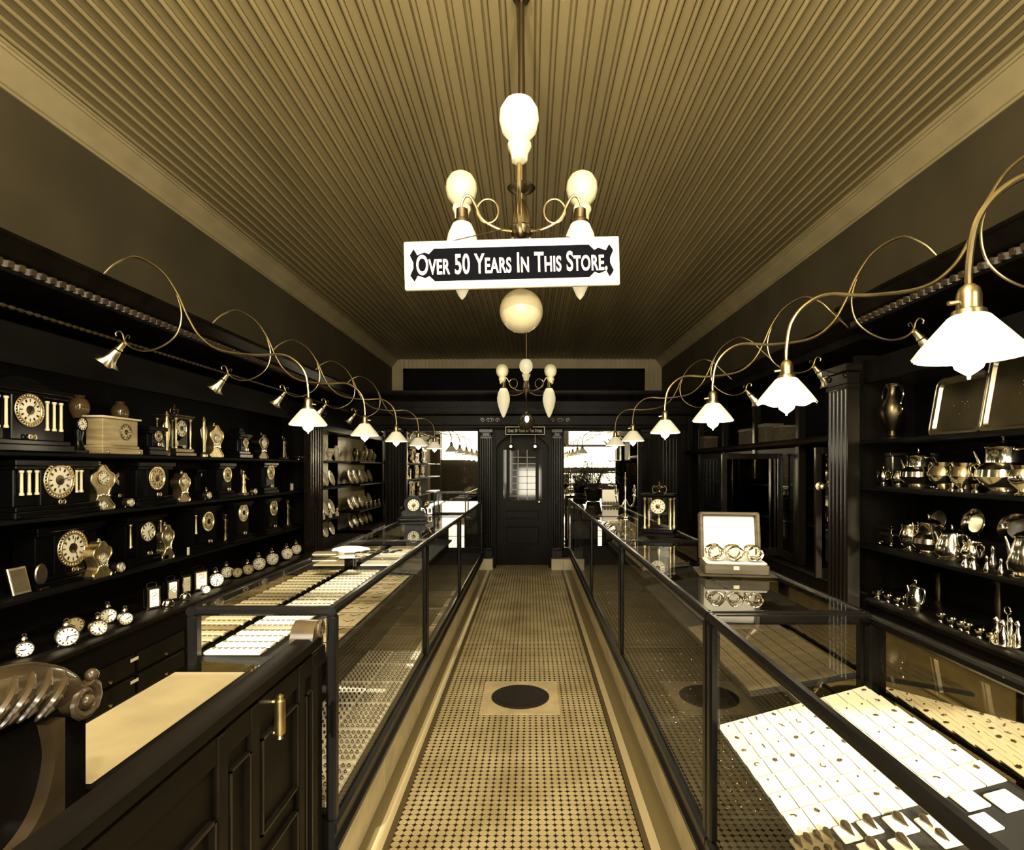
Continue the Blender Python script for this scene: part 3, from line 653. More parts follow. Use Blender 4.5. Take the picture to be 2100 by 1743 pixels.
for x, y, w, h, n, lab in pads:
    o = ob('earring_pad', MB().cbox(-w / 2, w / 2, -h / 2, h / 2, 0, .006, .002), 'paper' if n != 8 else 'paper_tan', loc=(x, y, zs(x) + .001)); o.rotation_euler = (0, -SA, 0); tag(o, lab, 'pad', 'earring pads in the close showcase')
    for k in range(n):
        c = 4 if n == 8 else (3 if n == 6 else 1); r = (n + c - 1) // c
        dx = ((k % c) + .5) / c * w - w / 2; dy = ((k // c) + .5) / r * h - h / 2
        e = bpy.data.objects.new('drop_earring', DM); COL.objects.link(e); e.location = (x + dx, y + dy, zs(x + dx) + .0085); e.rotation_euler = (0, -SA, pi); e.scale = (1.3,) * 3 if n == 1 else (1,) * 3
        tag(e, 'dark drop earring on the ' + lab, 'earring', 'drop earrings on the ' + lab)
# --- cards with shade put into their brown in the second right case (shelf) and glinting trays on its deck
sl2 = (.86 - .80) / (1.04 - .70); SA2 = atan2(.06, .34)
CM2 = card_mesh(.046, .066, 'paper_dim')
GM = []
for k in range(3):
    m = MB()
    if k == 0: m.ball((0, 0, .003), .005, 8)
    elif k == 1: m.tube([(.007 * cos(a * pi / 5), .007 * sin(a * pi / 5), .003) for a in range(10)], .0018, 5, closed=True)
    else: m.tube([(-.011, 0, .003), (.011, .003, .003)], .002, 5).ball((.011, .003, .003), .004, 6)
    m = m.mesh('trinket'); m.materials.append(M['jewel']); GM.append(m)
for i in range(7):
    for j in range(10):
        x = .725 + i * .048; y = 1.83 + j * .07
        z = .80 + (x - .70) * sl2
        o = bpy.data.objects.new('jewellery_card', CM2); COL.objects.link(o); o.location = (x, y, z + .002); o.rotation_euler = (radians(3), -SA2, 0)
        tag(o, 'shade-toned brown card under the jewel box, %s line from the joint, %s from the aisle' % (ORD[j], ORD[i]), 'card', 'shade-toned cards in the second showcase')
nr_ = 0
for y0, y1, x0, x1, z, nx, ny, lab in ((1.80, 2.58, .60, .98, .389, 8, 15, 'dark velvet tray of glinting trinkets on the deck under the jewel box'), (2.60, 3.38, .60, .98, .389, 8, 9, 'dark velvet tray of glinting trinkets on the deck, far half of jewel-box showcase'), (3.50, 5.05, .60, .98, .389, 7, 8, 'dark velvet tray of trinkets on the deck below the regulator')):
    tr = ob('trinket_tray', MB().box(x0, x1, y0, y1, z, z + .012).box(x0, x0 + .01, y0, y1, z + .012, z + .02).box(x1 - .01, x1, y0, y1, z + .012, z + .02), 'velvet_tan'); tag(tr, lab, 'tray', 'trinket trays on the silver side')
    for i in range(nx):
        for j in range(ny):
            e = bpy.data.objects.new('trinket', random.choice(GM)); COL.objects.link(e)
            e.location = (x0 + .02 + (i + .5) * (x1 - x0 - .04) / nx + random.uniform(-.006, .006), y0 + (j + .5) * (y1 - y0) / ny + random.uniform(-.01, .01), z + .0125); e.rotation_euler = (0, 0, random.uniform(0, 6))
            tag(e, 'tiny bright trinket in the ' + lab.replace('dark velvet tray of ', '').replace(' on the', ' tray on the'), 'trinket', 'trinkets in the ' + lab)
for y, lab in ((3.9, 'dark tray on the upper shelf below the regulator clock, nearer half'), (4.6, 'dark tray on the upper shelf below the regulator clock, farther half')):
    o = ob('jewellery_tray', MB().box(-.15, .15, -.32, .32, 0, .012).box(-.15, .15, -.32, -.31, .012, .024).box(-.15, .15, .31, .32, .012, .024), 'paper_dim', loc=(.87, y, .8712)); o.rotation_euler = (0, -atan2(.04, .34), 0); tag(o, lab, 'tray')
# --- left case: chain pads on the shelf, chevron cards, ring trays on the deck
sl3 = -(.895 - .865) / .39
def zl(x): return .865 + (-.70 - x) * .03 / .39
SB = atan2(.03, .39)
n = 22
for i in range(n):
    y = 1.875 + i * .0685
    t = thing('chain_pad', 'white pad strung with watch chains, %s strip back from the showcase end glass' % ORD[i], 'pad', (-.985, y, zl(-.985) + .0105), 0, 'chain pads in the clock-side showcase')
    ob('pad', MB().cbox(-.095, .095, -.026, .026, 0, .012, .003), 'paper', t)
    mb = MB()
    for k in range(9):
        a = -.085 + k * .0205; mb.tube([(a, .012 + random.uniform(-.002, .002), .0135), (a + .007, .006, .0135), (a + .014, .013, .0135)], .0016, 4)
    ob('chains', mb, 'jewel_dark', t)
for i in range(7):
    y = 1.94 + i * .21
    t = thing('chevron_card', 'tan display card with chevron necklace, %s from the showcase end glass' % ORD[i], 'card', (-.785, y, zl(-.785) + .006), 0, 'chevron cards')
    ob('card', MB().box(-.078, .078, -.095, .095, 0, .003), 'paper_tan', t)
    mb = MB()
    for dx in (-.04, .03):
        for dy in (-.04, .05): mb.tube([(dx - .022, dy + .012, .0045), (dx, dy - .012, .0045), (dx + .022, dy + .016, .0045)], .0016, 4)
    ob('necklace', mb, 'jewel_dark', t)
RM = MB().tube([(.0055 * cos(k * pi / 5), 0, .006 + .0055 * sin(k * pi / 5)) for k in range(10)], .0016, 5, closed=True).ball((0, 0, .0125), .0032, 6).mesh('ring'); RM.materials.append(M['jewel_dark'])
count = 0
for i in range(6):
    for j in range(2):
        y = 1.86 + i * .262; x = -.655 - .004 - j * .165 - .08
        c = 'aisle' if j == 0 else 'inner'
        t = thing('ring_tray', 'white ring tray on the showcase deck, %s from the near end, %s column' % (ORD[i], c), 'tray', (x, y + .125, .3895), 0, 'ring trays in the clock-side showcase')
        mb = MB().box(-.078, .078, -.125, .125, 0, .004)
        for k in range(6): mb.prism([(-.122 + k * .0407, .004), (-.122 + k * .0407 + .036, .004), (-.122 + k * .0407 + .030, .014), (-.122 + k * .0407 + .006, .014)], -.078, .078, 'x')
        ob('pad', mb, 'paper', t)
        mb2 = MB()
        for k in range(6):
            for q in range(7):
                px_, py_ = -.066 + q * .022, -.122 + k * .0407 + .018
                if j == 0 or (i < 1):
                    if count < 300:
                        e = bpy.data.objects.new('ring', RM); COL.objects.link(e); e.location = (x + px_, y + .125 + py_, .3895 + .0135); e.rotation_euler = (0, 0, random.uniform(-.3, .3)); count += 1
                        tag(e, 'small dark ring set in the %s ring tray from near end, %s column' % (ORD[i], c), 'ring', 'rings in the %s tray, %s column' % (ORD[i], c)); continue
                mb2.box(px_ - .004, px_ + .004, py_ - .002, py_ + .002, .014, .026)
        if mb2.v: tag(ob('rings', mb2, 'jewel_dark', t), None, None, kind='stuff')
for i, (y, lab) in enumerate(((3.7, 'nearer'), (4.25, 'middle'), (4.8, 'farther'))):
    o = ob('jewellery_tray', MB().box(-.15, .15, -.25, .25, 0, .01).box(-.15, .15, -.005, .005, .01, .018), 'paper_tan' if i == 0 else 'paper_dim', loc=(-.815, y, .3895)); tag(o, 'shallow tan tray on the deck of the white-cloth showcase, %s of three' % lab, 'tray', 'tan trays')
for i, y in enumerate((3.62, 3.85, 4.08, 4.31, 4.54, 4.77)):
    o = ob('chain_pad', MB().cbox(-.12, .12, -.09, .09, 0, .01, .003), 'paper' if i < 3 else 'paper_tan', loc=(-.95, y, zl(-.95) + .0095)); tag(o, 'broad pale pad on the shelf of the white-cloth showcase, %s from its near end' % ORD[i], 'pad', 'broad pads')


# ------------------------------------------------------------------ clocks (local front = -y, turned to face the aisle)
def dial_parts(t, cx, z, yf, r, bez='gilt', dcol='dial', beads=False, centre=False, hands=(2.2, .9), numerals=True):
    """white dial with ink hour strokes, hands and a bezel; yf = y of the dial plane (front towards -y)"""
    T = TR(cx, yf, z) @ RX(pi / 2)
    d = ob('dial', MB().lathe([(r * .999, 0), (r * .97, .003), (r * .4, .0045), (.0005, .005)], 28, T=T), dcol, t)
    if numerals:
        m = MB()
        for k in range(12):
            a = k * pi / 6; q = RZ(a)
            m.box(-r * .035, r * .035, r * .66, r * .90, .0035, .0055, T=T @ q)
            if k % 3: m.box(r * .06, r * .10, r * .68, r * .88, .0035, .0055, T=T @ q)
        ob('dial_lettering', m, 'ink', d)
    if centre: ob('medallion', MB().lathe([(r * .36, .0045), (r * .36, .0065), (r * .2, .008), (.0005, .008)], 20, T=T), 'bronze', d)
    m = MB()
    for a, L, wd in ((hands[0], .78, .025), (hands[1], .55, .04)): m.box(-r * wd, r * wd, -r * .12, r * L, .0085, .0095, T=T @ RZ(-a))
    ob('hands', m, 'ink', d)
    b = MB()
    pts = [(r * 1.04 * cos(2 * pi * k / 28), r * 1.04 * sin(2 * pi * k / 28), .005) for k in range(28)]
    b.tube([tuple(T @ Vector(p)) for p in pts], max(.0022, r * .07), 6, closed=True)
    if beads:
        for k in range(32): b.ball(tuple(T @ Vector((r * 1.17 * cos(2 * pi * k / 32), r * 1.17 * sin(2 * pi * k / 32), .004))), r * .075, 6)
        b.tube([tuple(T @ Vector((r * 1.28 * cos(2 * pi * k / 28), r * 1.28 * sin(2 * pi * k / 28), .003))) for k in range(28)], r * .05, 6, closed=True)
    ob('bezel', b, bez, t)
def mantel(t, w, h, r, zd, d=.15, cols=(), cz=(.10, .26), case='black_case', beads=True, centre=True, dcol='dial', hands=(2.2, .9), top=True, colmat='column'):
    m = MB().cbox(-w / 2 - .03, w / 2 + .03, -d / 2 - .02, d / 2, 0, .035).cbox(-w / 2 - .015, w / 2 + .015, -d / 2 - .008, d / 2, .035, .06).cbox(-w / 2, w / 2, -d / 2 + .02, d / 2, .06, h - .05)
    m.cbox(-w / 2 - .012, w / 2 + .012, -d / 2 - .005, d / 2, h - .05, h - .03).cbox(-w / 2 - .025, w / 2 + .025, -d / 2 - .018, d / 2, h - .03, h)
    if top: m.cbox(-w * .3, w * .3, -d / 2 + .02, d / 2 - .02, h, h + .025).prism([(-w * .26, h + .025), (w * .26, h + .025), (w * .1, h + .05), (-w * .1, h + .05)], -d / 2 + .03, d / 2 - .03, 'y')
    m.cbox(-r * 1.5, r * 1.5, -d / 2 - .004, -d / 2 + .03, .06, h - .05)
    ob('case', m, case, t)
    for x in cols:
        c = MB().lathe([(.011, cz[0]), (.011, cz[0] + .01), (.0075, cz[0] + .016), (.0068, cz[1] - .018), (.0075, cz[1] - .014), (.011, cz[1] - .01), (.011, cz[1])], 12, T=TR(x, -d / 2 + .004, 0))
        ob('column', c, colmat, t)
    for s in (-1, 1):                                           # feet and little mounts
        ob('foot', MB().ball((s * (w / 2 + .01), -d / 2 - .008, .0125), .0125, 8), 'gilt', t)
    ob('mount', MB().tube([(.022 * cos(a), -d / 2 - .024, .075 + .012 * sin(2 * a)) for a in [k * pi / 8 for k in range(17)]], .0035, 6), 'gilt', t)
    dial_parts(t, 0, zd, -d / 2 - .006, r, 'gilt' if beads else 'brass', dcol, beads, centre, hands)
def rococo(t, w, h, r, zd, mat='gilt'):
    hw = w / 2
    R = [(-hw * .9, 0), (-hw, .02), (-hw * .72, h * .16), (-hw * .45, h * .30), (-hw * .62, h * .48), (-hw * .98, h * .62), (-hw * .92, h * .78), (-hw * .5, h * .86), (-hw * .28, h * .95), (-hw * .1, h)]
    poly = [(p[0], p[2]) for p in smooth([(a, 0, b) for a, b in R], 4)]
    ob('case', MB().prism(poly + [(-a, z) for a, z in reversed(poly)], -.035, .035, 'y'), mat, t)
    m = MB()
    for s in (-1, 1):
        m.tube([(s * p[0] * .96, -.036, p[1]) for p in poly], .0055, 6)
        m.tube([(s * (hw * .8 + .012 * cos(a)), -.03, .02 + .012 * sin(a)) for a in [k * .6 for k in range(11)]], .006, 6)
    m.ball((0, -.01, h * 1.0), .013, 8).ball((0, -.01, h * 1.06), .008, 8)
    ob('scrolls', m, mat, t)
    m = MB()
    for k in range(5): m.ball(((k - 2) * hw * .22, -.04, h * .34 - abs(k - 2) * .004), .008, 6, sz=1.4)
    ob('spray', m, 'silver', t)
    dial_parts(t, 0, zd, -.036, r, 'gilt', hands=(1.0, 4.2))
def drum(t, r, bell=True, mat='silver_dull', depth=.045, dcol='dial'):
    z = r * 1.22
    ob('drum', MB().lathe([(r * .9, -depth / 2), (r * 1.06, -depth / 2 + .004), (r * 1.06, depth / 2 - .004), (r * .8, depth / 2), (.001, depth / 2 + .004)], 24, T=TR(0, 0, z) @ RX(-pi / 2)), mat, t)
    m = MB()
    for s in (-1, 1): m.tube([(s * r * .55, 0, z - r * .85), (s * r * .75, -.002, .004)], .004, 6).ball((s * r * .75, -.002, .0045), .0045, 6)
    ob('feet', m, mat, t)
    if bell: ob('bell', MB().lathe([(.002, 0), (.003, .008), (r * .42, .010), (r * .36, .02), (r * .15, .028), (.002, .03)], 14, T=TR(0, 0, z + r * 1.02)).tube([(r * .25 * cos(a), 0, z + r * 1.02 + .03 + r * .3 * sin(a)) for a in [k * pi / 8 for k in range(9)]], .002, 5), mat, t)
    dial_parts(t, 0, z, -depth / 2 - .001, r, mat, dcol, hands=(random.uniform(0, 6), random.uniform(0, 6)))
def carriage(t, w, h, mat='bronze', dcol='dial'):
    d = w * .8
    m = MB().cbox(-w / 2, w / 2, -d / 2, d / 2, 0, .014).cbox(-w / 2, w / 2, -d / 2, d / 2, h - .014, h)
    for sx in (-1, 1):
        for sy in (-1, 1): m.cbox(sx * (w / 2 - .006) - .005, sx * (w / 2 - .006) + .005, sy * (d / 2 - .006) - .005, sy * (d / 2 - .006) + .005, .012, h - .012, .001)
    ob('frame', m, mat, t)
    f = ob('dial', MB().box(-w / 2 + .011, w / 2 - .011, -d / 2 + .006, -d / 2 + .01, .016, h - .016), dcol, t)
    q = MB(); r = w * .3; zc = h * .6
    for k in range(12): q.box(-.0012, .0012, -d / 2 + .0045, -d / 2 + .006, r * .75, r, T=TR(0, 0, zc) @ RY(k * pi / 6))
    q.box(-.001, .001, -d / 2 + .004, -d / 2 + .0058, 0, r * .7, T=TR(0, 0, zc) @ RY(1.1)).box(-.001, .001, -d / 2 + .004, -d / 2 + .0058, 0, r * .5, T=TR(0, 0, zc) @ RY(4.3))
    ob('dial_lettering', q, 'ink', f)
    ob('body', MB().box(-w / 2 + .012, w / 2 - .012, -d / 2 + .011, d / 2 - .004, .014, h - .014), 'black_case', t)
    ob('handle', MB().tube(smooth([(-w * .35, 0, h), (-w * .36, 0, h + .02), (0, 0, h + .03), (w * .36, 0, h + .02), (w * .35, 0, h)], 4), .003, 6), mat, t)
def regulator(t, w, h, base='black_case', finial=True, r=None):
    d = w * .8; hb = h * .14; ht = h * .70; r = r or w * .26
    ob('base', MB().cbox(-w / 2 - .012, w / 2 + .012, -d / 2 - .012, d / 2 + .012, 0, hb * .45).cbox(-w / 2, w / 2, -d / 2, d / 2, hb * .45, hb), base, t)
    ob('top', MB().cbox(-w / 2 + .005, w / 2 - .005, -d / 2 + .005, d / 2 - .005, ht, ht + h * .035).cbox(-w / 2 - .006, w / 2 + .006, -d / 2 - .006, d / 2 + .006, ht + h * .035, ht + h * .075), base, t)
    for sx in (-1, 1):
        for sy in (-1, 1):
            ob('column', MB().lathe([(.011, hb), (.011, hb + .012), (.0065, hb + .018), (.0085, (hb + ht) / 2), (.0055, ht - .018), (.010, ht - .012), (.011, ht)], 12, T=TR(sx * w * .40, sy * d * .40, 0)), 'gilt', t)
    ob('glass_case', MB().box(-w * .33, w * .33, -d * .33, d * .33, hb, ht), 'glass', t)
    dial_parts(t, 0, ht - r * 1.25, -d * .30, r, 'gilt', centre=True)
    ob('pendulum', MB().tube([(0, -d * .1, ht - r * 2.2), (0, -d * .1, hb + .05)], .003, 6).lathe([(.001, hb + .02), (.012, hb + .025), (.012, hb + .06), (.001, hb + .065)], 12, T=TR(0, -d * .1, 0)), 'gilt', t)
    if finial:
        m = MB().lathe([(.03, ht + h * .075), (.034, ht + h * .09), (.012, ht + h * .11), (.010, ht + h * .13), (.03, ht + h * .16), (.034, ht + h * .19), (.014, ht + h * .215), (.008, ht + h * .235), (.012, ht + h * .255), (.002, h)], 16)
        for s in (-1, 1): m.tube([(s * (.03 + .016 * sin(a)), 0, ht + h * .15 + .03 * cos(a) * .8) for a in [k * pi / 6 for k in range(7)]], .004, 6)
        ob('finial', m, 'bronze', t)
def figurine(t, h, mat='bronze'):
    m = MB().cbox(-.045, .045, -.035, .035, 0, h * .10).lathe([(.03, h * .10), (.026, h * .2), (.017, h * .4), (.022, h * .5), (.014, h * .58), (.024, h * .72), (.020, h * .78), (.008, h * .81), (.007, h * .84)], 14, T=TR(0, 0, 0))
    m.ball((0, -.002, h * .885), h * .052, 12, sz=1.15).ball((0, .006, h * .90), h * .05, 10)
    m.tube(smooth([(.022, 0, h * .75), (.04, -.01, h * .66), (.03, -.035, h * .60)], 4), [.007] * 3 + [.006] * 6, 7).tube(smooth([(-.022, 0, h * .75), (-.05, -.005, h * .82), (-.055, -.01, h * .97)], 4), [.007] * 3 + [.006] * 6, 7)
    ob('figure', m, mat, t)
LX = -2.70
def clk(px, z, name, label, cat='clock', x=LX, turn=0.):
    fr = .085 if name in ('mantel_clock', 'regulator_clock') else .036 if name in ('ornate_clock', 'alarm_clock', 'carriage_clock') else 0.
    return thing(name, label, cat, (x, DY(px, x + fr), z + .0005), pi / 2 + turn)
S1, S2, S3, S4 = 1.60, 1.25, .84, .545
c = 3.0
t = clk(62, S1, 'mantel_clock', 'big black mantel clock with white columns and ringed dial on the top shelf')
mantel(t, .50, .34, .066, .215, cols=(-.21, -.165, -.12, .12, .165, .21), cz=(.115, .275), hands=(.7, 3.6))
t = clk(160, S1, 'round_clock', 'small round white-faced clock on the top shelf between black mantel clock and marble clock'); drum(t, .036, False, 'black_case'); 
ob('stand', MB().cbox(-.05, .05, -.03, .04, 0, .02), 'black_case', t)
for ch in t.children:
    if not ch.name.startswith('stand'): ch.location.z += .13
ob('pedestal', MB().lathe([(.04, .02), (.03, .04), (.02, .08), (.03, .12), (.028, .14)], 14), 'black_case', t)
# marble clock
x = -2.70; t = thing('marble_clock', 'pale striped alabaster block clock with a small oval dial on the top shelf', 'clock', (x, DY(233, x) , S1 + .0005), pi / 2)
ob('case', MB().cbox(-.19, .17, -.075, .06, 0, .035, .004).cbox(-.175, .155, -.062, .055, .035, .055).cbox(-.165, .145, -.055, .05, .055, .225, .003), 'alabaster', t)
ob('top_slab', MB().cbox(-.185, .165, -.07, .06, .225, .238, .003), 'marble_w', t); dial_parts(t, .03, .145, -.056, .047, 'bronze', centre=True, dcol='dial_tan', hands=(3.0, 1.5))
for s in (-1, 1): ob('foot', MB().ball((s * .14, -.07, .012), .012, 8), 'gilt', t)
for px, lab in ((163, 'brown glazed vase behind the striped alabaster clock, shop-front side'), (246, 'brown glazed vase directly behind the striped alabaster clock')):
    t = clk(px, S1, 'glazed_vase', lab, 'vase', -2.88); ob('body', MB().lathe([(.03, 0), (.035, .01), (.02, .05), (.018, .16), (.03, .22), (.052, .27), (.056, .31), (.045, .345), (.025, .36), (.03, .375)], 20), 'amber', t); 
t = clk(325, S1, 'mantel_clock', 'small dark clock with a ring of pale numerals beside the alabaster clock'); mantel(t, .14, .20, .035, .135, cols=(), beads=False, centre=True, dcol='dial_tan', top=False)
t = clk(380, S1, 'regulator_clock', 'tall glass-sided regulator clock with urn finial on the top shelf'); regulator(t, .22, .40, 'bronze')
for s in (-1, 1):
    t = clk(380 + s * 38, S1, 'urn', 'tall slim gilt urn on the top shelf, %s tall regulator clock' % ('shop-front side of the' if s < 0 else 'just beyond the'), 'urn', -2.68); ob('body', MB().lathe([(.03, 0), (.03, .02), (.012, .04), (.014, .10), (.022, .16), (.026, .22), (.014, .26), (.01, .29), (.016, .30), (.004, .33)], 14), 'gilt', t); ob('handles', MB().tube(smooth([(.02, 0, .24), (.04, 0, .22), (.03, 0, .16), (.02, 0, .15)], 4), .003, 6).tube(smooth([(-.02, 0, .24), (-.04, 0, .22), (-.03, 0, .16), (-.02, 0, .15)], 4), .003, 6), 'gilt', t)
t = clk(445, S1, 'ornate_clock', 'ornate gilt clock with figure-topped outline on the top shelf beyond the regulator'); rococo(t, .20, .27, .034, .16)
t = clk(504, S1, 'mantel_clock', 'dark arched clock with small gilt dial on the top shelf next to the oval-faced clock'); mantel(t, .17, .22, .04, .14, beads=False, centre=True, dcol='dial_tan', top=True)
t = clk(541, S1, 'ornate_clock', 'white oval-faced clock in dark scrolled case on the top shelf'); rococo(t, .19, .24, .045, .155, 'bronze')
t = clk(582, S1, 'figurine', 'bronze standing figurine with raised arm on the top shelf by the fluted column', 'figurine'); figurine(t, .26)
t = clk(612, S1, 'small_bowl', 'little round pale dish on the top shelf edge by the column', 'dish', -2.66); ob('bowl', MB().lathe([(.02, 0), (.02, .008), (.05, .03), (.054, .04), (.05, .04), (.01, .015)], 18), 'silver_dull', t)
# second shelf
t = clk(123, S2, 'mantel_clock', 'big black mantel clock with white columns and wide white dial, on the second shelf'); mantel(t, .50, .305, .078, .195, cols=(-.22, -.175, -.13, .13, .165), cz=(.12, .25), top=False, hands=(1.35, 3.5))
t = clk(2, S2, 'mantel_clock', 'black clock partly cut by the photo edge on the second shelf', x=-2.865); mantel(t, .2, .31, .055, .22, d=.12, cols=(), hands=(1, 4), top=False)
t = clk(212, S2, 'ornate_clock', 'tall gilt rococo clock with white dial on the second shelf'); rococo(t, .20, .28, .040, .20)
t = clk(216, S2, 'alarm_clock', 'small white-faced alarm clock standing before the gilt rococo clock', x=-2.64); drum(t, .028, False)
t = clk(272, S2, 'alarm_clock', 'small round alarm clock alone between rococo clock and dark mantel clock', x=-2.66); drum(t, .027, False)
t = clk(252, S2, 'mantel_clock', 'slim dark clock with crescent-lit dial behind the second-shelf alarm clock', x=-2.82); mantel(t, .12, .26, .04, .19, d=.1, beads=False, dcol='dial_tan', top=False)
t = clk(281, S2, 'candle_lamp', 'slender bronze lamp stand on the second shelf beside dark mantel clock', 'lamp', -2.74); ob('stem', MB().lathe([(.035, 0), (.03, .012), (.01, .03), (.012, .08), (.008, .14), (.02, .18), (.014, .20), (.018, .21)], 14), 'bronze', t); ob('globe', MB().ball((0, 0, .242), .032, 14), 'smoke', t)
t = clk(323, S2, 'mantel_clock', 'broad dark mantel clock with tan ringed dial mid second shelf'); mantel(t, .34, .30, .064, .19, cols=(), dcol='dial_tan', hands=(.5, 3.9), top=False)
t = clk(309, S2, 'price_card', 'brown card propped on the second shelf before dark mantel clock', 'card', -2.63); ob('card', MB().box(-.05, .05, -.002, .002, 0, .05, T=RX(radians(-12))), 'paper_dim', t)
t = clk(379, S2, 'ornate_clock', 'gilt pedestal clock with round white dial on the second shelf'); rococo(t, .14, .22, .032, .155)
t = clk(432, S2, 'alarm_clock', 'tiny white round clock with ring top on the second shelf', x=-2.66); drum(t, .028, True)
t = clk(424, S2, 'mantel_clock', 'little dark clock behind the tiny white round clock', x=-2.84); mantel(t, .14, .25, .03, .20, d=.1, beads=False, dcol='dial_tan', top=False)
t = clk(467, S2, 'mantel_clock', 'dark clock with dim beaded dial right of the tiny white round clock'); mantel(t, .22, .30, .05, .20, dcol='dial_tan', cols=(), top=False)
t = clk(499, S2, 'figurine', 'bronze rearing figurine with a base on the second shelf', 'figurine'); figurine(t, .25, 'gilt')
t = clk(526, S2, 'alarm_clock', 'smallest white round clock beside the second-shelf figurine', x=-2.66); drum(t, .027, False)
t = clk(556, S2, 'mantel_clock', 'dark clock with gilt beaded tan dial near the column on the second shelf'); mantel(t, .26, .31, .058, .215, cols=(), dcol='dial_tan', top=False)
t = clk(598, S2, 'framed_card', 'small pale card frame on the second shelf beside the column', 'frame', -2.66); ob('frame', MB().cbox(-.035, .035, -.006, .006, 0, .09), 'gilt', t); ob('picture', MB().box(-.026, .026, -.0075, -.0062, .012, .078), 'paper', t)
# third shelf
t = clk(45, S3, 'framed_photo', 'leaning silver photo frame at the shop-front end of the third shelf', 'frame'); ob('frame', MB().cbox(-.055, .055, -.008, .008, 0, .15, T=RX(radians(-14))), 'silver_dull', t); ob('picture', MB().box(-.042, .042, -.0095, -.0082, .016, .135, T=RX(radians(-14))), 'paper_dim', t)
t = clk(84, S3, 'oval_mirror', 'small oval frame standing on the third shelf beside large-dialled clock', 'frame'); ob('frame', MB().lathe([(.001, -.006), (.036, -.006), (.04, 0), (.036, .006), (.001, .006)], 24, T=TR(0, 0, .085) @ RX(pi / 2) @ Matrix.Diagonal((1, 1.5, 1, 1))), 'silver_dull', t); ob('stand', MB().cbox(-.03, .03, -.025, .025, 0, .012).tube([(0, 0, .01), (0, 0, .03)], .006, 8), 'bronze', t)
t = clk(150, S3, 'mantel_clock', 'black mantel clock with the largest white dial, third shelf', x=-2.78); mantel(t, .44, .34, .082, .20, cols=(), hands=(.2, 2.6), top=False)
t = clk(211, S3, 'ornate_clock', 'gilt wreath-topped clock with white dial on the third shelf', x=-2.66); rococo(t, .15, .22, .034, .115)
t = clk(252, S3, 'alarm_clock', 'small white round clock on the third shelf between wreath-topped and dark mantel clocks', x=-2.64); drum(t, .030, False)
t = clk(304, S3, 'mantel_clock', 'black mantel clock with plain white dial and posts, mid third shelf', x=-2.76); mantel(t, .36, .34, .066, .225, cols=(-.155, .155), cz=(.13, .29), beads=False, centre=False, hands=(1.1, 3.0), colmat='gilt', top=False)
t = clk(345, S3, 'ornate_clock', 'gilt bell-shaped clock on the third shelf beyond the plain white dial'); rococo(t, .14, .25, .030, .16)
t = clk(428, S3, 'mantel_clock', 'dark clock with beaded tan dial on the third shelf'); mantel(t, .34, .36, .062, .235, cols=(-.15,), cz=(.15, .30), dcol='dial_tan', colmat='gilt', top=False)
t = clk(462, S3, 'figurine', 'slight gilt figurine between two dark clocks on the third shelf', 'figurine'); figurine(t, .28, 'bronze')
t = clk(500, S3, 'mantel_clock', 'dark clock with brighter gilt dial on the third shelf'); mantel(t, .30, .36, .064, .26, cols=(), dcol='dial', top=False)
t = clk(562, S3, 'mantel_clock', 'dark clock with rose-shaped tan dial near the column on the third shelf'); mantel(t, .30, .36, .062, .26, cols=(), dcol='dial_tan', top=False)
t = clk(590, S3, 'figurine', 'bronze group figurine at the column end of the third shelf', 'figurine'); figurine(t, .33, 'bronze')
t = clk(386, S3, 'price_tag', 'small white upright tag on the third shelf', 'tag', -2.63); ob('tag', MB().box(-.014, .014, -.002, .002, 0, .06), 'paper', t)
# ledge: alarm and carriage clocks turned towards the door
LG = [(64, 'd', .034, -2.60, 'half-hidden white-faced drum clock at the shop-front end of the ledge'), (150, 'd', .047, -2.52, 'large white-faced drum clock with its glass top on the ledge, above the carved bench'), (163, 's', .045, -2.66, 'dark narrow drum clock behind the large ledge clock'), (213, 'd', .040, -2.50, 'white drum clock with visor, second big dial along the ledge'), (232, 'd', .040, -2.64, 'tall drum clock behind the visor clock on the ledge'), (268, 'd', .034, -2.50, 'drum clock on the ledge just before the square carriage clocks'),
      (322, 'c', (.085, .15), -2.60, 'square white carriage clock, first of the group on the ledge'), (360, 'c', (.08, .15), -2.62, 'square white carriage clock, second of the group on the ledge'), (389, 'c', (.075, .14), -2.66, 'tan-faced carriage clock, third of the group on the ledge'), (416, 'c', (.11, .16), -2.62, 'widest square white carriage clock, last of the group on the ledge'), (430, 'd', .028, -2.50, 'tiny drum clock before the widest carriage clock'),
      (451, 'd', .05, -2.55, 'big white drum clock just beyond the carriage clocks'), (472, 'd', .045, -2.66, 'drum clock overlapped by the big white drum clock'), (493, 's', .04, -2.58, 'bright drum clock lying with a silver top, mid ledge'), (515, 'd', .042, -2.55, 'tan drum clock in the far ledge row', ), (537, 'd', .055, -2.55, 'white drum clock with two bells in the far ledge row'), (564, 'd', .055, -2.55, 'white drum clock nearest to the column but two'), (594, 'd', .055, -2.55, 'white drum clock second from the column'), (613, 'd', .05, -2.60, 'white drum clock at the column end of the ledge')]
for px, k, q, x, lab in LG:
    if k == 'c': t = clk(px, S4, 'carriage_clock', lab, x=x, turn=-.5); carriage(t, q[0], q[1])
    else: t = clk(px, S4, 'alarm_clock', lab, x=x, turn=-.75); drum(t, q, k == 'd' and px not in (430,), 'silver_dull' if k == 'd' else 'bronze', dcol='dial' if k == 'd' and px != 515 else 'dial_tan', depth=.05)
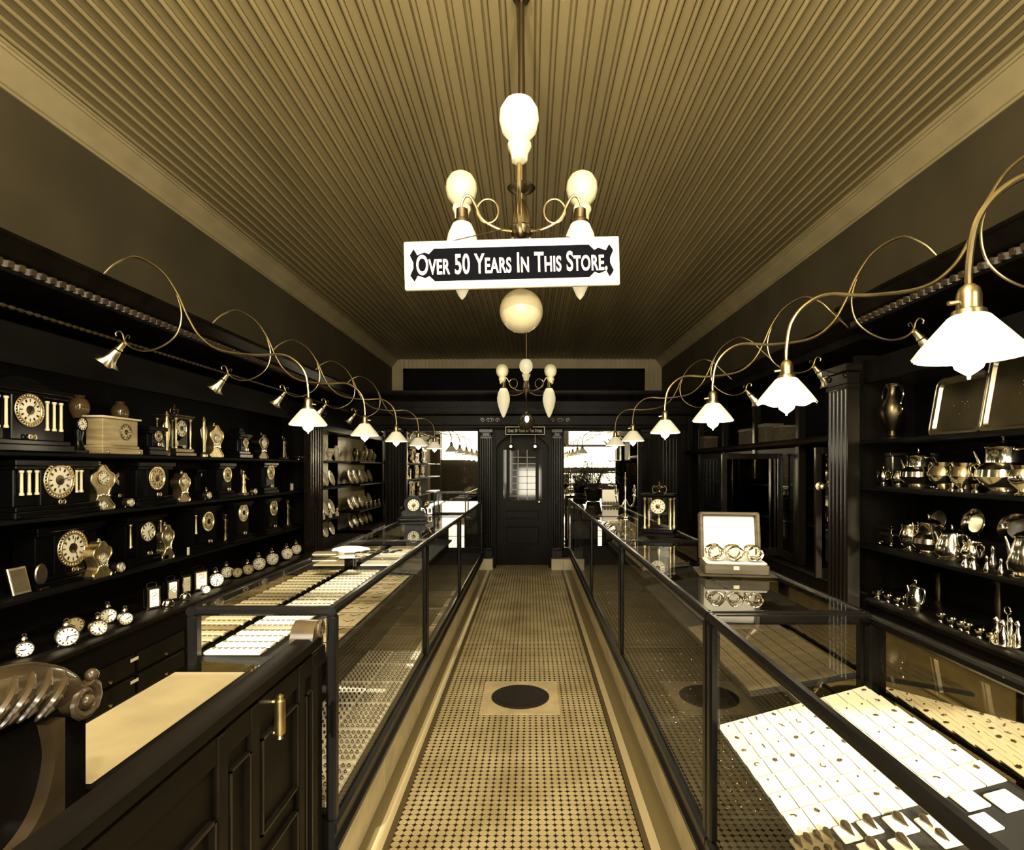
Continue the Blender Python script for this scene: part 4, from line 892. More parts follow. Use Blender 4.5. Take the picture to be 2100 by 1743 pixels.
for px, x, lab in ((345, -2.50, 'small dark bell clock before the second carriage clock'), (380, -2.50, 'small dark bell clock before the tan-faced carriage clock')):
    t = clk(px, S4, 'desk_bell', lab, 'bell', x); ob('bell', MB().lathe([(.035, .02), (.036, .03), (.028, .05), (.01, .06), (.004, .065)], 16), 'silver', t); ob('base', MB().lathe([(.03, 0), (.03, .008), (.01, .012), (.01, .022)], 14), 'bronze', t)

# ------------------------------------------------------------------ cut-glass bay beyond the fluted column
BX = -2.76
def dish(y, z, r, x, lab, tilt=16, ov=1.):
    t = thing('crystal_dish', lab, 'dish', (x, y, z + .0005), pi / 2); T = RX(radians(-tilt)) @ TR(0, 0, r) @ RX(pi / 2) @ Matrix.Diagonal((ov, 1, 1, 1))
    ob('dish', MB().lathe([(.001, -.014), (r * .45, -.012), (r * .8, .002), (r, .016), (r * .96, .018), (r * .75, .008), (r * .4, -.004), (.001, -.006)], 36, T=T, lobes=12, amp=.035), 'crystal', t)
def cvase(y, z, h, r, x, lab, globe=False):
    t = thing('crystal_vase', lab, 'vase', (x, y, z + .0005), pi / 2)
    ob('body', MB().lathe([(r * .7, 0), (r * .75, .01), (r * .35, h * .2), (r * .6, h * .45), (r, h * .75), (r * .8, h * .9), (r * .95, h)] if not globe else [(r * .5, 0), (r * .5, .012), (r * .3, .03), (r * .8, h * .4), (r, h * .6), (r * .8, h * .82), (r * .4, h * .92), (r * .5, h)], 20), 'crystal', t)
for k, (z, nm) in enumerate(((1.60, 'top'), (1.25, 'second'), (.84, 'third'), (.545, 'lowest'))):
    for j in range(5):
        y = 6.93 + j * .265
        lab = '%s along the %s shelf of the crystal bay beyond the fluted column' % (ORD[j], nm)
        if k == 0: cvase(y, z, .17 + .05 * (j % 3), .05 + .015 * (j % 2), BX, 'cut-crystal vase, ' + lab, j % 2 == 0)
        else: dish(y, z, .115 if k < 3 else .10, BX - .05, 'leaning cut-crystal dish, ' + lab, 18 + 4 * (j % 2), 1.0 + .25 * (j % 2))
    if k == 2:
        for j in range(4):
            t = thing('scent_bottle', 'small stoppered scent bottle, %s at the third-shelf edge of the crystal bay' % ORD[j], 'bottle', (-2.66, 6.95 + j * .26, z + .0005))
            ob('bottle', MB().lathe([(.022, 0), (.026, .01), (.026, .05), (.010, .065), (.008, .08)], 14), 'crystal', t); ob('stopper', MB().lathe([(.006, .08), (.016, .09), (.012, .11), (.002, .118)], 12), 'silver', t)

# ------------------------------------------------------------------ silver ware (local, standing on z=0)
def handle_pts(r, z0, z1, out): return smooth([(r * .9, 0, z1), (r + out * .8, 0, z1 + .004), (r + out, 0, (z0 + z1) / 2 + .01), (r + out * .55, 0, z0 + .004), (r * .85, 0, z0)], 5)
def teapot(t, h, r, squat=True, mat='silver'):
    if squat: pr = [(r * .55, 0), (r * .58, .01), (r * .45, .018), (r * .75, h * .14), (r, h * .28), (r * .96, h * .40), (r * .62, h * .52), (r * .60, h * .74), (r * .66, h * .78)]
    else: pr = [(r * .8, 0), (r * .85, .012), (r * .7, .02), (r * .95, h * .15), (r, h * .26), (r * .82, h * .5), (r * .6, h * .72), (r * .62, h * .78)]
    ob('body', MB().lathe(pr, 28), mat, t)
    ob('lid', MB().lathe([(r * .66, h * .78), (r * .5, h * .83), (r * .2, h * .87), (.006, h * .89), (.005, h * .93), (.010, h * .955), (.008, h * .98), (.002, h)], 20), mat, t)
    ob('handle', MB().tube(handle_pts(r * .7, h * .25, h * .72, r * .75), .006, 8), mat, t)
    ob('spout', MB().tube(smooth([(-r * .8, 0, h * .28), (-r * 1.15, 0, h * .36), (-r * 1.3, 0, h * .55), (-r * 1.55, 0, h * .72)], 5), [.016 - .0006 * k for k in range(16)], 10), mat, t)
def creamer(t, h, r, lid=False, two=False):
    ob('body', MB().lathe([(r * .6, 0), (r * .65, .008), (r * .35, .018), (r * .8, h * .32), (r, h * .5), (r * .9, h * .68), (r * .72, h * .82), (r * .86, h * .94), (r * .8, h * .93), (r * .5, h * .6)], 24), 'silver', t)
    ob('handle', MB().tube(handle_pts(r * .85, h * .4, h * .86, r * .7), .0045, 8), 'silver', t)
    if two: ob('handle', MB().tube([(-p[0], p[1], p[2]) for p in handle_pts(r * .85, h * .4, h * .86, r * .7)], .0045, 8), 'silver', t)
    else: ob('lip', MB().tube([(-r * .7, 0, h * .84), (-r * 1.15, 0, h * .97)], [.014, .006], 8), 'silver', t)
    if lid: ob('lid', MB().lathe([(r * .8, h * .94), (r * .5, h * 1.0), (.006, h * 1.06), (.010, h * 1.12), (.002, h * 1.16)], 18), 'silver', t)
def shaker(t, h, r): ob('body', MB().lathe([(r * .8, 0), (r, h * .06), (r * .95, h * .25), (r * .55, h * .5), (r * .38, h * .68), (r * .5, h * .78), (r * .52, h * .88), (r * .3, h * .97), (.001, h)], 16), 'silver', t)
def salt(t, r): 
    ob('bowl', MB().lathe([(r * .6, 0), (r * .6, .006), (r * .4, .012), (r, .03), (r * 1.05, .045), (r * .9, .045), (r * .4, .025)], 16), 'silver', t)
    ob('spoon', MB().tube([(0, 0, .03), (r * 1.2, 0, .07)], .003, 6), 'silver', t)
RXX = 2.40
def slv(px, z, name, label, cat, x=RXX, turn=0.): return thing(name, label, cat, (x, DY(px, x), z + .0005), -pi / 2 + turn)
# big trays on the high shelf
def tray_thing(pxc, w, h, label):
    x = 2.50; t = thing('silver_tray', label, 'tray', (x, DY(pxc, x), 1.703), -pi / 2)
    def rr(a, b, c): return [(sx * (a - c) + c * cos(q), sz * (b - c) + c * sin(q)) for sx, sz, q0 in ((1, 1, 0), (-1, 1, pi / 2), (-1, -1, pi), (1, -1, 1.5 * pi)) for q in [q0 + k * pi / 12 for k in range(7)]]
    T = TR(0, 0, .004) @ RX(radians(-10))
    o = rr(w / 2, h / 2, .05); ii = rr(w / 2 - .022, h / 2 - .022, .04)
    def L(p, y): return [(a, y, b + h / 2) for a, b in p]
    ob('tray_well', MB().loft([L(rr(w / 2 - .035, h / 2 - .035, .03), .010), L(rr(w / 2 - .035, h / 2 - .035, .03), .014)], T=T), 'tray', t)
    ob('rim', MB().loft([L(rr(w / 2 - .036, h / 2 - .036, .03), .013), L(ii, -.006), L(o, -.010), L(o, -.005), L(ii, .0), L(rr(w / 2 - .036, h / 2 - .036, .03), .016)], cap=False, T=T).tube([tuple(T @ Vector(p)) for p in L(o, -.008)], .0055, 6, closed=True), 'silver_dull', t)
    m = MB()
    for k in range(14): a = random.uniform(0, 6.3); q = random.uniform(.02, .06); m.ball(tuple(T @ Vector((q * 1.2 * cos(a), .0095, h / 2 + q * sin(a)))), .004, 6, sy=.3)
    ob('engraving', m, 'silver', t)
tray_thing(1955, .40, .36, 'rectangular silver tray with rounded corners, beside the dark ewer on the high shelf')
tray_thing(2092, .52, .44, 'larger silver tray cut by the photo edge on the high shelf')
t = slv(1830, 1.70, 'ewer', 'tall dark silver ewer with curling handles on the high shelf by the fluted column', 'ewer', 2.45)
ob('body', MB().lathe([(.06, 0), (.062, .012), (.03, .03), (.022, .06), (.05, .11), (.075, .18), (.07, .24), (.035, .29), (.028, .34), (.045, .38), (.04, .38), (.02, .33)], 24), 'bronze', t)
for s in (-1, 1): ob('handle', MB().tube(smooth([(s * .04, 0, .36), (s * .08, 0, .37), (s * .11, 0, .30), (s * .085, 0, .24), (s * .10, 0, .20), (s * .075, 0, .16)], 5), .008, 8), 'silver', t)
t = slv(1833, 1.385, 'silver_caddy', 'square silver caddy with bright flared lip behind the small pots on the upper shelf', 'caddy', 2.58); ob('body', MB().cbox(-.08, .08, -.06, .06, 0, .21, .006), 'silver', t); ob('lip', MB().cbox(-.095, .07, -.07, .05, .21, .235, .004), 'silver', t)
t = slv(1909, 1.385, 'silver_cup', 'bright silver cup standing behind the big teapot on the upper shelf', 'cup', 2.60); ob('body', MB().lathe([(.05, 0), (.05, .01), (.02, .03), (.018, .10), (.05, .15), (.062, .22), (.055, .22), (.03, .15)], 22), 'silver', t)
SV = [(1812, 'two', .12, .045, 2.40, 'small lidded silver sugar pot beside the column on the upper shelf'), (1843, 'cr', .115, .045, 2.38, 'small silver cream jug second from the column on the upper shelf'), (1884, 'tp', .26, .105, 2.42, 'large squat silver teapot with finial, next to the small pots on the upper shelf'), (1936, 'two2', .17, .08, 2.37, 'silver sugar bowl with two looped handles beside the large squat teapot'), (1978, 'cr2', .165, .072, 2.34, 'silver cream jug between two-handled bowl and the biggest pot'), (2058, 'tp', .30, .118, 2.38, 'biggest silver teapot with tall finial at the photo edge of the upper shelf'), (2100, 'cr2', .15, .06, 2.30, 'silver jug cut off by the photo edge on the upper shelf')]
for px, k, h, r, x, lab in SV:
    t = slv(px, 1.385, {'tp': 'teapot', 'cr': 'cream_jug', 'cr2': 'cream_jug'}.get(k, 'sugar_bowl'), lab, 'teapot' if k == 'tp' else 'jug' if k[:2] == 'cr' else 'sugar bowl', x)
    if k == 'tp': teapot(t, h, r)
    else: creamer(t, h, r, k == 'two', k[:3] == 'two')
for px, x, lab in ((1952, 2.31, 'first of the three small salt cups at the edge of the upper shelf'), (1972, 2.31, 'second of the three small salt cups at the edge of the upper shelf'), (2001, 2.31, 'third of the three small salt cups at the edge of the upper shelf')):
    t = slv(px, 1.385, 'salt_cup', lab, 'cup', x); ob('bowl', MB().lathe([(.018, 0), (.018, .01), (.010, .02), (.02, .045), (.018, .045), (.008, .025)], 16), 'silver', t)
def plate(px, z, r, x, label, oval=1., tilt=14, mat='silver'):
    t = slv(px, z, 'silver_plate', label, 'plate', x)
    T = RX(radians(-tilt)) @ TR(0, 0, r) @ RX(pi / 2) @ Matrix.Diagonal((oval, 1, 1, 1))
    ob('plate', MB().lathe([(.001, -.010), (r * .62, -.010), (r * .72, 0), (r * .98, .010), (r, .006), (r * .98, .004), (r * .7, -.006), (r * .6, -.016), (.001, -.016)], 32, T=T), mat, t)
    ob('stand', MB().tube([(-r * .4, -.03, .004), (-r * .4, .05, .004)], .003, 6).tube([(r * .4, -.03, .004), (r * .4, .05, .004)], .003, 6).tube([(0, .05, .004), (0, .04, r * .9)], .003, 6), 'bronze', t)
plate(1927, .987, .0, 2.6, '', 1) if False else None
plate(1990, 1.10, .088, 2.62, 'bright round silver plate on the back step between upper and middle silver shelves')
plate(1920, 1.10, .07, 2.62, 'dim round silver plate beside the bright round plate on the back step', mat='silver_dull')
plate(2078, 1.10, .085, 2.62, 'oval silver dish on the back step, at the photo edge', 1.4)
ob('back_step', MB().box(2.54, 2.70, .5, 3.9, 1.07, 1.10).box(2.54, 2.56, .5, 3.9, .987, 1.07), 'wood_low', CR)
# middle shelf
t = slv(1828, .987, 'silver_casket', 'rectangular lidded silver casket by the column on the middle shelf', 'casket', 2.42)
ob('body', MB().cbox(-.075, .075, -.05, .05, .02, .09, .012), 'silver', t); ob('lid', MB().cbox(-.08, .08, -.055, .055, .115, .127, .004, T=RX(radians(-4))).tube([(-.07, .045, .09), (-.07, .045, .125)], .004, 6).tube([(.07, .045, .09), (.07, .045, .125)], .004, 6), 'silver', t)
for sx in (-1, 1):
    for sy in (-1, 1): ob('foot', MB().ball((sx * .06, sy * .04, .0125), .0125, 8), 'silver', t)
SV2 = [(1866, 'cr', .175, .06, 2.40, 'silver cream jug with high handle beside the casket'), (1905, 'tp', .25, .092, 2.42, 'tall silver teapot with pointed finial on the middle shelf'), (1953, 'cp', .21, .085, 2.38, 'silver coffee pot with domed lid on the middle shelf'), (1994, 'cr', .14, .05, 2.36, 'silver jug behind the salt shakers on the middle shelf')]
for px, k, h, r, x, lab in SV2:
    t = slv(px, .987, {'tp': 'teapot', 'cp': 'coffee_pot'}.get(k, 'cream_jug'), lab, {'tp': 'teapot', 'cp': 'coffee pot'}.get(k, 'jug'), x)
    if k == 'cr': creamer(t, h, r)
    else: teapot(t, h, r, k == 'tp')
for px, x, h, lab in ((1980, 2.29, .075, 'bulbous silver salt shaker, first of four at the middle shelf edge'), (1997, 2.29, .075, 'bulbous silver salt shaker, second of four at the middle shelf edge'), (2024, 2.295, .088, 'slim tall silver pepper shaker, third of four at the middle shelf edge'), (2053, 2.295, .088, 'slim tall silver pepper shaker, last of four at the middle shelf edge'), (2037, 2.42, .125, 'silver bud vase standing behind the slim shakers')):
    t = slv(px, .987, 'salt_shaker' if h < .1 else 'bud_vase', lab, 'shaker' if h < .1 else 'vase', x); shaker(t, h, .02 if h < .08 else .014 if h < .1 else .024)
t = slv(2108, .987, 'silver_jug', 'tall silver jug cut by the photo edge on the middle shelf', 'jug', 2.36); teapot(t, .26, .08, False)
# ledge
t = slv(1801, .665, 'salt_dish', 'small footed silver dish with a spoon at the column end of the ledge', 'dish', 2.26); salt(t, .035)
for px, x, lab in ((1822, 2.26, 'tiny silver salt dish, first beyond the footed dish'), (1841, 2.26, 'tiny silver salt dish, second beyond the footed dish'), (1853, 2.32, 'tiny silver salt dish beside the ledge coffee pot'), (1930, 2.26, 'silver salt dish in the line beyond the ledge coffee pot, first'), (1952, 2.25, 'silver salt dish in the line beyond the ledge coffee pot, second'), (1972, 2.25, 'silver salt dish in the line beyond the ledge coffee pot, third'), (1986, 2.25, 'silver salt dish in the line beyond the ledge coffee pot, fourth'), (2010, 2.24, 'silver salt dish in the line beyond the ledge coffee pot, fifth'), (2034, 2.24, 'silver salt dish in the line beyond the ledge coffee pot, sixth')):
    t = slv(px, .665, 'salt_dish', lab, 'dish', x); salt(t, .022)
t = slv(1879, .665, 'coffee_pot', 'tall silver coffee pot standing alone on the silver-side ledge', 'coffee pot', 2.30); teapot(t, .185, .05, False)
t = slv(2066, .665, 'cruet_stand', 'silver cruet stand with little bottles at the photo edge of the ledge', 'cruet', 2.28)
ob('tray', MB().lathe([(.001, 0), (.07, 0), (.075, .01), (.07, .012), (.001, .008)], 24), 'silver', t); ob('handle', MB().tube([(0, 0, .01), (0, 0, .15)], .004, 8).tube([(.018 * cos(a), 0, .168 + .018 * sin(a)) for a in [k * pi / 6 for k in range(12)]], .004, 6, closed=True), 'silver', t)
for k in range(4):
    a = k * pi / 2 + .5; b = ob('bottle', MB().lathe([(.018, .0095), (.019, .02), (.018, .06), (.008, .08), (.007, .10), (.014, .105), (.014, .115), (.004, .13)], 14, T=TR(.042 * cos(a), .042 * sin(a), 0)), 'silver', t)
for px, h, lab in ((1925, .2, 'dim bronze column vase behind the salt dishes, first of two'), (2048, .24, 'dim bronze column vase behind the salt dishes, near the cruet stand')):
    t = slv(px, .665, 'column_vase', lab, 'vase', 2.52); ob('body', MB().lathe([(.03, 0), (.032, .012), (.015, .03), (.018, h * .5), (.013, h * .9), (.024, h), (.02, h), (.01, h * .9)], 16), 'bronze', t)

# ------------------------------------------------------------------ things on the counters
HT = 1.0705
# open jewel box
bx = .855; t = thing('jewel_box', 'open jewel box with glowing white satin lid on the silver-side counter', 'box', (bx, 2.36, HT), radians(-9))
ob('mat', MB().cbox(-.15, .155, -.085, .115, 0, .006, .002), 'velvet_tan', t)
ob('box_body', MB().cbox(-.125, .13, -.065, .09, .006, .046, .004), 'boxwood', t)
ob('satin_pad', MB().cbox(-.118, .123, -.058, .082, .046, .056, .004), 'satin', t)
lid = MB().cbox(-.125, .13, -.006, .03, 0, .20, .012)
T = TR(0, .088, .045) @ RX(radians(-9))
L = MB(); L.cbox(-.125, .130, .012, .032, 0, .205, .006, T=T).cbox(-.125, -.108, -.022, .014, 0, .205, .005, T=T).cbox(.113, .130, -.022, .014, 0, .205, .005, T=T).cbox(-.125, .130, -.022, .014, .190, .205, .005, T=T)
ob('lid', L, 'boxwood', t)
ob('lid_satin', MB().cbox(-.107, .112, .004, .0115, .002, .189, .003, T=T), 'satin', t)
ob('clasp', MB().cbox(-.012, .012, -.068, -.064, .026, .042, .001), 'gilt', t)
for k in range(6):
    i, j = k % 3, k // 3
    lp = Vector((-.075 + i * .078, -.028 + j * .062, .0565)); lp.rotate(Matrix.Rotation(radians(-9), 3, 'Z'))
    r = .033; m = MB()
    rg = [[(r * (1 + .05 * sin(q * 5 + k)) * cos(b) , 0, 0) for b in (0,)] for q in (0,)]
    for q in range(2):
        m.tube([((r - .004) * cos(a) * (1 + .05 * sin(4 * a + k)), -.016 + q * .018 + .004 * sin(3 * a), r + .001 + (r - .004) * sin(a) * (1 + .05 * sin(4 * a + k)) * .9) for a in [w * pi / 14 for w in range(28)]], .0045, 6, closed=True)
    m.loft([[((r - .005) * cos(a), y, r + (r - .005) * .9 * sin(a)) for a in [w * pi / 12 for w in range(24)]] for y in (-.022, .008)], cap=False)
    o = ob('napkin_ring', m, 'silver', loc=(bx + lp.x, 2.36 + lp.y, HT + .0565)); o.rotation_euler = (0, 0, radians(-9 + random.uniform(-25, 25)))
    tag(o, 'silver napkin ring in the open jewel box, %s row, %s from the aisle side' % ('front' if j == 0 else 'back', ORD[i]), 'napkin ring', 'napkin rings in the jewel box')
# regulator clock on the counter
t = thing('regulator_clock', 'black and brass four-column regulator clock with urn top on the silver-side counter', 'clock', (.845, 3.66, HT), radians(-24)); regulator(t, .205, .355, 'black_case', True, .044)
# candelabrum
t = thing('candelabrum', 'branched silver candelabrum on the silver-side counter between fern and regulator clock', 'candelabrum', (.85, 5.0, HT), .3)
ob('stem', MB().lathe([(.075, 0), (.075, .008), (.04, .02), (.012, .035), (.016, .06), (.02, .08), (.01, .10), (.008, .2), (.014, .26), (.007, .32), (.014, .335), (.016, .35), (.008, .36), (.003, .40)], 18), 'silver', t)
for k in range(4):
    a = k * pi / 2 + .35; m = MB().tube([(p.x * cos(a), p.x * sin(a), p.z) for p in smooth([(.008, 0, .16), (.05, 0, .10), (.095, 0, .11), (.115, 0, .17), (.115, 0, .19)], 5)], .005, 8)
    m.lathe([(.02, .19), (.012, .195), (.009, .21), (.016, .235), (.016, .25), (.007, .26), (.003, .285)], 12, T=TR(.115 * cos(a), .115 * sin(a), 0)); ob('arm', m, 'silver', t)
# white card case by the fern
t = thing('display_case', 'small open case with bright white lid lining standing before the fern', 'box', (.94, 6.55, HT), radians(-4))
ob('case_base', MB().cbox(-.10, .10, -.06, .06, 0, .025), 'boxwood', t); ob('lid', MB().cbox(-.10, .10, .045, .06, .025, .185, .003), 'boxwood', t); ob('lid_lining', MB().box(-.092, .092, .041, .0448, .028, .178), 'satin', t)
for k in range(5):
    o = ob('silver_trinket', MB().lathe([(.010, 0), (.016, .008), (.012, .02), (.002, .026)], 10), 'silver', loc=(.94 - .07 + k * .035, 6.53, HT + .0255)); tag(o, 'tiny silver piece on the small white-lined case, %s from the aisle' % ORD[k], 'trinket', 'pieces in the white-lined case')
# fern
t = thing('potted_fern', 'dark bushy fern in a pot on the far silver-side counter', 'plant', (.83, 7.35, HT))
ob('pot', MB().lathe([(.08, 0), (.085, .01), (.11, .14), (.118, .145), (.118, .165), (.10, .165), (.09, .14)], 22), 'wood', t)
m = MB()
for k in range(80):
    a = random.uniform(0, 2 * pi); ln = random.uniform(.18, .36); up = random.uniform(.10, .40)
    pts = smooth([(.04 * cos(a), .04 * sin(a), .14), (ln * .5 * cos(a), ln * .5 * sin(a), .16 + up), (ln * cos(a), ln * sin(a), .13 + up * random.uniform(.1, .8))], 6)
    m.tube(pts, .002, 4)
    for i in range(2, len(pts) - 0):
        p = pts[i]; wv = .055 * (1 - (i / len(pts)) ** 2 * .7)
        for s in (-1, 1):
            q = p + Vector((-sin(a) * s * wv + cos(a) * .012, cos(a) * s * wv + sin(a) * .012, -.008))
            e = Vector((cos(a), sin(a), 0)) * .008
            m.add([p - e, p + e, q + e * .6, q - e * .4], [(0, 1, 2, 3)])
ob('fronds', m, 'leaf', t)
# clock-side counter
t = thing('counter_clock', 'dark ornate clock with small white target-like dial on the clock-side counter', 'clock', (-.985, 4.72, HT), radians(18))
ob('base', MB().cbox(-.12, .12, -.05, .05, 0, .022).cbox(-.10, .10, -.042, .042, .022, .036), 'black_case', t)
pl = [(-.09, .036), (-.095, .07), (-.06, .09), (-.075, .13), (-.065, .17), (-.03, .20), (0, .208)]
pl = [(p.x, p.z) for p in smooth([(a, 0, b) for a, b in pl], 4)]
ob('case', MB().prism(pl + [(-a, b) for a, b in reversed(pl)][1:], -.03, .03, 'y'), 'black_case', t)
dial_parts(t, 0, .128, -.032, .05, 'black_case', centre=True, hands=(3.1, 3.3))
m = MB()
for s in (-1, 1): m.tube(smooth([(s * .07, 0, .04), (s * .11, 0, .06), (s * .10, 0, .10), (s * .075, 0, .11)], 5), .008, 7)
ob('scroll', m, 'black_case', t)
t = thing('folded_cloth', 'folded white cloth lying on the clock-side counter near the showcase joint', 'cloth', (-.96, 2.98, HT), .2)
m = MB(); rings = []
for j, (w, z) in enumerate(((.075, 0), (.085, .006), (.08, .016), (.05, .024), (.01, .026))): rings.append([(w * (1 + .12 * sin(3 * a + j)) * cos(a) * 1.15, w * .7 * (1 + .1 * sin(5 * a)) * sin(a), z) for a in [k * 2 * pi / 28 for k in range(28)]])
ob('cloth', m.loft(rings), 'satin', t)
t = thing('case_lid', 'flat dark spectacle case lying beside the folded white cloth', 'case', (-1.03, 2.83, HT), .1); ob('body', MB().cbox(-.06, .06, -.03, .03, 0, .02, .006), 'boxwood', t); ob('rim', MB().cbox(-.061, .061, -.031, .031, .009, .012, .003), 'gilt', t)
for k in range(6):
    o_ = thing('spectacles', 'folded dark spectacles on the clock-side counter, %s in line beside the white cloth' % ORD[k], 'spectacles', (-.875 + k * .036, 2.90 + .03 * (k % 2), HT), .4 * (k % 3), 'spectacles by the white cloth')
    ob('rims', MB().tube([(-.016 + .013 * cos(a), .013 * sin(a), .006 + .004 * (k % 2)) for a in [w * pi / 6 for w in range(12)]], .0028, 5, closed=True).tube([(.016 + .013 * cos(a), .013 * sin(a), .006 + .004 * (k % 2)) for a in [w * pi / 6 for w in range(12)]], .0028, 5, closed=True), 'ink', o_)
    ob('temple', MB().tube([(-.028, 0, .0035), (-.028, .05, .003), (-.022, .065, .003)], .002, 5), 'ink', o_)
# glass cube case and stands
t = thing('table_case', 'small glass box case on the far clock-side counter', 'case', (-.77, 5.5, HT), 0)
w, l, h = .15, .12, .20; m = MB()
for sx in (-1, 1):
    for sy in (-1, 1): m.cbox(sx * w - .006, sx * w + .006, sy * l - .006, sy * l + .006, 0, h, .002)
    m.box(sx * w - .006, sx * w + .006, -l, l, h - .01, h); m.box(sx * w - .006, sx * w + .006, -l, l, 0, .012); m.box(-w, w, sx * l - .006, sx * l + .006, h - .01, h); m.box(-w, w, sx * l - .006, sx * l + .006, 0, .012)
ob('frame', m, 'frame', t); ob('glass', MB().box(-w + .004, w - .004, -l + .004, l - .004, .012, h - .008), 'glass', t); ob('lining', MB().box(-w + .01, w - .01, -l + .01, l - .01, .002, .011), 'velvet_tan', t)
for x, y, lab in ((-1.0, 5.25, 'little silver photo stand on the counter, nearer to the target-dial clock'), (-.95, 5.32, 'little silver photo stand on the counter, nearer to the glass box case')):
    t = thing('photo_stand', lab, 'frame', (x, y, HT), .2); ob('frame', MB().cbox(-.022, .022, -.004, .004, 0, .065, .002, T=RX(radians(-10))), 'silver', t); ob('picture', MB().box(-.014, .014, -.0055, -.0042, .01, .055, T=RX(radians(-10))), 'paper_dim', t)

# ------------------------------------------------------------------ writing desk with raised aisle screen
t = thing('writing_desk', 'dark panelled wooden desk with pale leather blotter at the end of the clock-side showcase', 'desk', (-.9, 1.4, 0))
D = TR(.9, -1.4, 0)
ob('desk_top', MB().cbox(-1.14, -.69, 1.145, 1.79, .838, .868, .006, T=D), 'desk', t)
ob('blotter', MB().cbox(-1.122, -.900, 1.15, 1.772, .868, .8715, .002, T=D), 'blotter', t)
m = MB().box(-.69, -.662, .60, 1.785, 0, .99, T=D)
m.prism([(-.72, .955), (-.72, .985), (-.705, 1.0), (-.665, 1.0), (-.652, .99), (-.652, .965), (-.66, .955)], .60, 1.755, 'y', T=D)
for yy in (.62, 1.19, 1.33, 1.60, 1.70): m.cbox(-.664, -.650, yy - .022, yy + .022, 0, .955, .004, T=D)
m.box(-.664, -.650, .6, 1.785, .0, .13, T=D).box(-.664, -.652, .6, 1.785, .90, .955, T=D)
ob('aisle_screen', m, 'desk', t)
m = MB()
for a, b, z0, z1 in ((.66, 1.16, .18, .79), (1.215, 1.305, .18, .86), (1.36, 1.57, .62, .86), (1.36, 1.57, .18, .56), (1.625, 1.675, .18, .86)):
    for q in ((a, a + .007, z0, z1), (b - .007, b, z0, z1), (a, b, z0, z0 + .007), (a, b, z1 - .007, z1)): m.prism([(-.662, q[2]), (-.648, q[2] + .001), (-.648, q[3] - .001), (-.662, q[3])], q[0], q[1], 'y', T=D)
ob('panel_mouldings', m, 'pilaster', t)
ob('scroll_end', MB().prism([(a - .012, b) for a, b in [(1.70, .955), (1.70, 1.0), (1.715, 1.03), (1.745, 1.045), (1.775, 1.04), (1.79, 1.02), (1.79, .955)]], -.725, -.655, 'x', T=D).tube([tuple(D @ Vector(p)) for p in [(-.653, 1.75 + .022 * cos(a), 1.015 + .022 * sin(a)) for a in [k * pi / 8 for k in range(16)]]], .006, 6, closed=True), 'carved', t)
ob('pedestal', MB().box(-1.13, -.70, 1.16, 1.78, 0, .838, T=D), 'desk', t)
h = ob('door_pull', MB().lathe([(.001, -.058), (.008, -.054), (.006, -.046), (.012, -.042), (.013, -.036), (.0125, .036), (.013, .042), (.008, .046), (.009, .054), (.001, .060)], 16, T=D @ TR(-.633, 1.42, .886)), 'brass', t)
ob('mounts', MB().tube([tuple(D @ Vector(p)) for p in ((-.633, 1.42, .925), (-.652, 1.42, .925))], .006, 8).tube([tuple(D @ Vector(p)) for p in ((-.633, 1.42, .847), (-.652, 1.42, .847))], .006, 8), 'brass', h)

# ------------------------------------------------------------------ carved bench at the very front
t = thing('carved_bench', 'dark carved bench with scrolled acanthus arm at the near clock-side edge', 'bench', (-.915, .9, 0))
D = TR(.915, -.9, 0)
ob('end_panel', MB().cbox(-.945, -.897, .62, 1.138, 0, 1.06, .006, T=D), 'wood', t)
top = smooth([(-.925, .60, 1.14), (-.925, .85, 1.175), (-.925, 1.0, 1.168), (-.925, 1.08, 1.14), (-.925, 1.115, 1.10)], 6)
rings = []
for i, p_ in enumerate(top):
    u = i / (len(top) - 1); hh = .064 * (1 - .38 * u)
    rings.append([(p_.x + .055 * cos(a), p_.y, p_.z - hh + hh * sin(a)) for a in [k * 2 * pi / 16 for k in range(16)]])
ob('arm', MB().loft(rings, T=D), 'carved', t)
m = MB()
def ztop(y):
    for i in range(len(top) - 1):
        if top[i].y <= y <= top[i + 1].y: return top[i].z
    return top[0].z if y < top[0].y else top[-1].z
for k in range(13):                                            # acanthus leaf ridges sweeping down the aisle side
    ye = .66 + k * .0345; q = 1 - .38 * (ye - .6) / .515
    zt = ztop(ye) - .014
    pts = smooth([(-.892, ye, zt), (-.873, ye - .028, zt - .030 * q), (-.868, ye - .058, zt - .062 * q), (-.878, ye - .080, zt - .098 * q)], 6)
    n_ = len(pts); m.tube(pts, [.0015 + .0085 * sin(pi * i / (n_ - 1)) ** .7 for i in range(n_)], 8)
    for w_ in range(3):
        c_ = pts[5 + w_ * 4]; m.tube([(c_.x + .003, c_.y + .006, c_.z + .006), (c_.x + .008, c_.y - .004, c_.z - .004), (c_.x + .004, c_.y - .012, c_.z - .014)], [.001, .006, .001], 7)
ob('leaf_carving', m, 'carved', t, loc=D.translation)
vp = [(-.874, 1.098 + .036 * (1 - a / 22) * cos(-a * .62 + 1.2), 1.062 + .036 * (1 - a / 22) * sin(-a * .62 + 1.2)) for a in range(19)]
ob('volute', MB().tube(vp, [.011 - .0003 * k for k in range(19)], 8, T=D).ball((-.868, 1.098, 1.062), .013, 10, T=D).ball((-.874, 1.118, 1.105), .013, 10, T=D).tube([(-.93, 1.098, 1.062), (-.876, 1.098, 1.062)], .03, 14, T=D), 'carved', t)
arc = [(p.y, p.z) for p in smooth([(0, .80, .855), (0, .93, .862), (0, 1.0, .90), (0, 1.03, .98), (0, 1.02, 1.05)], 6)]
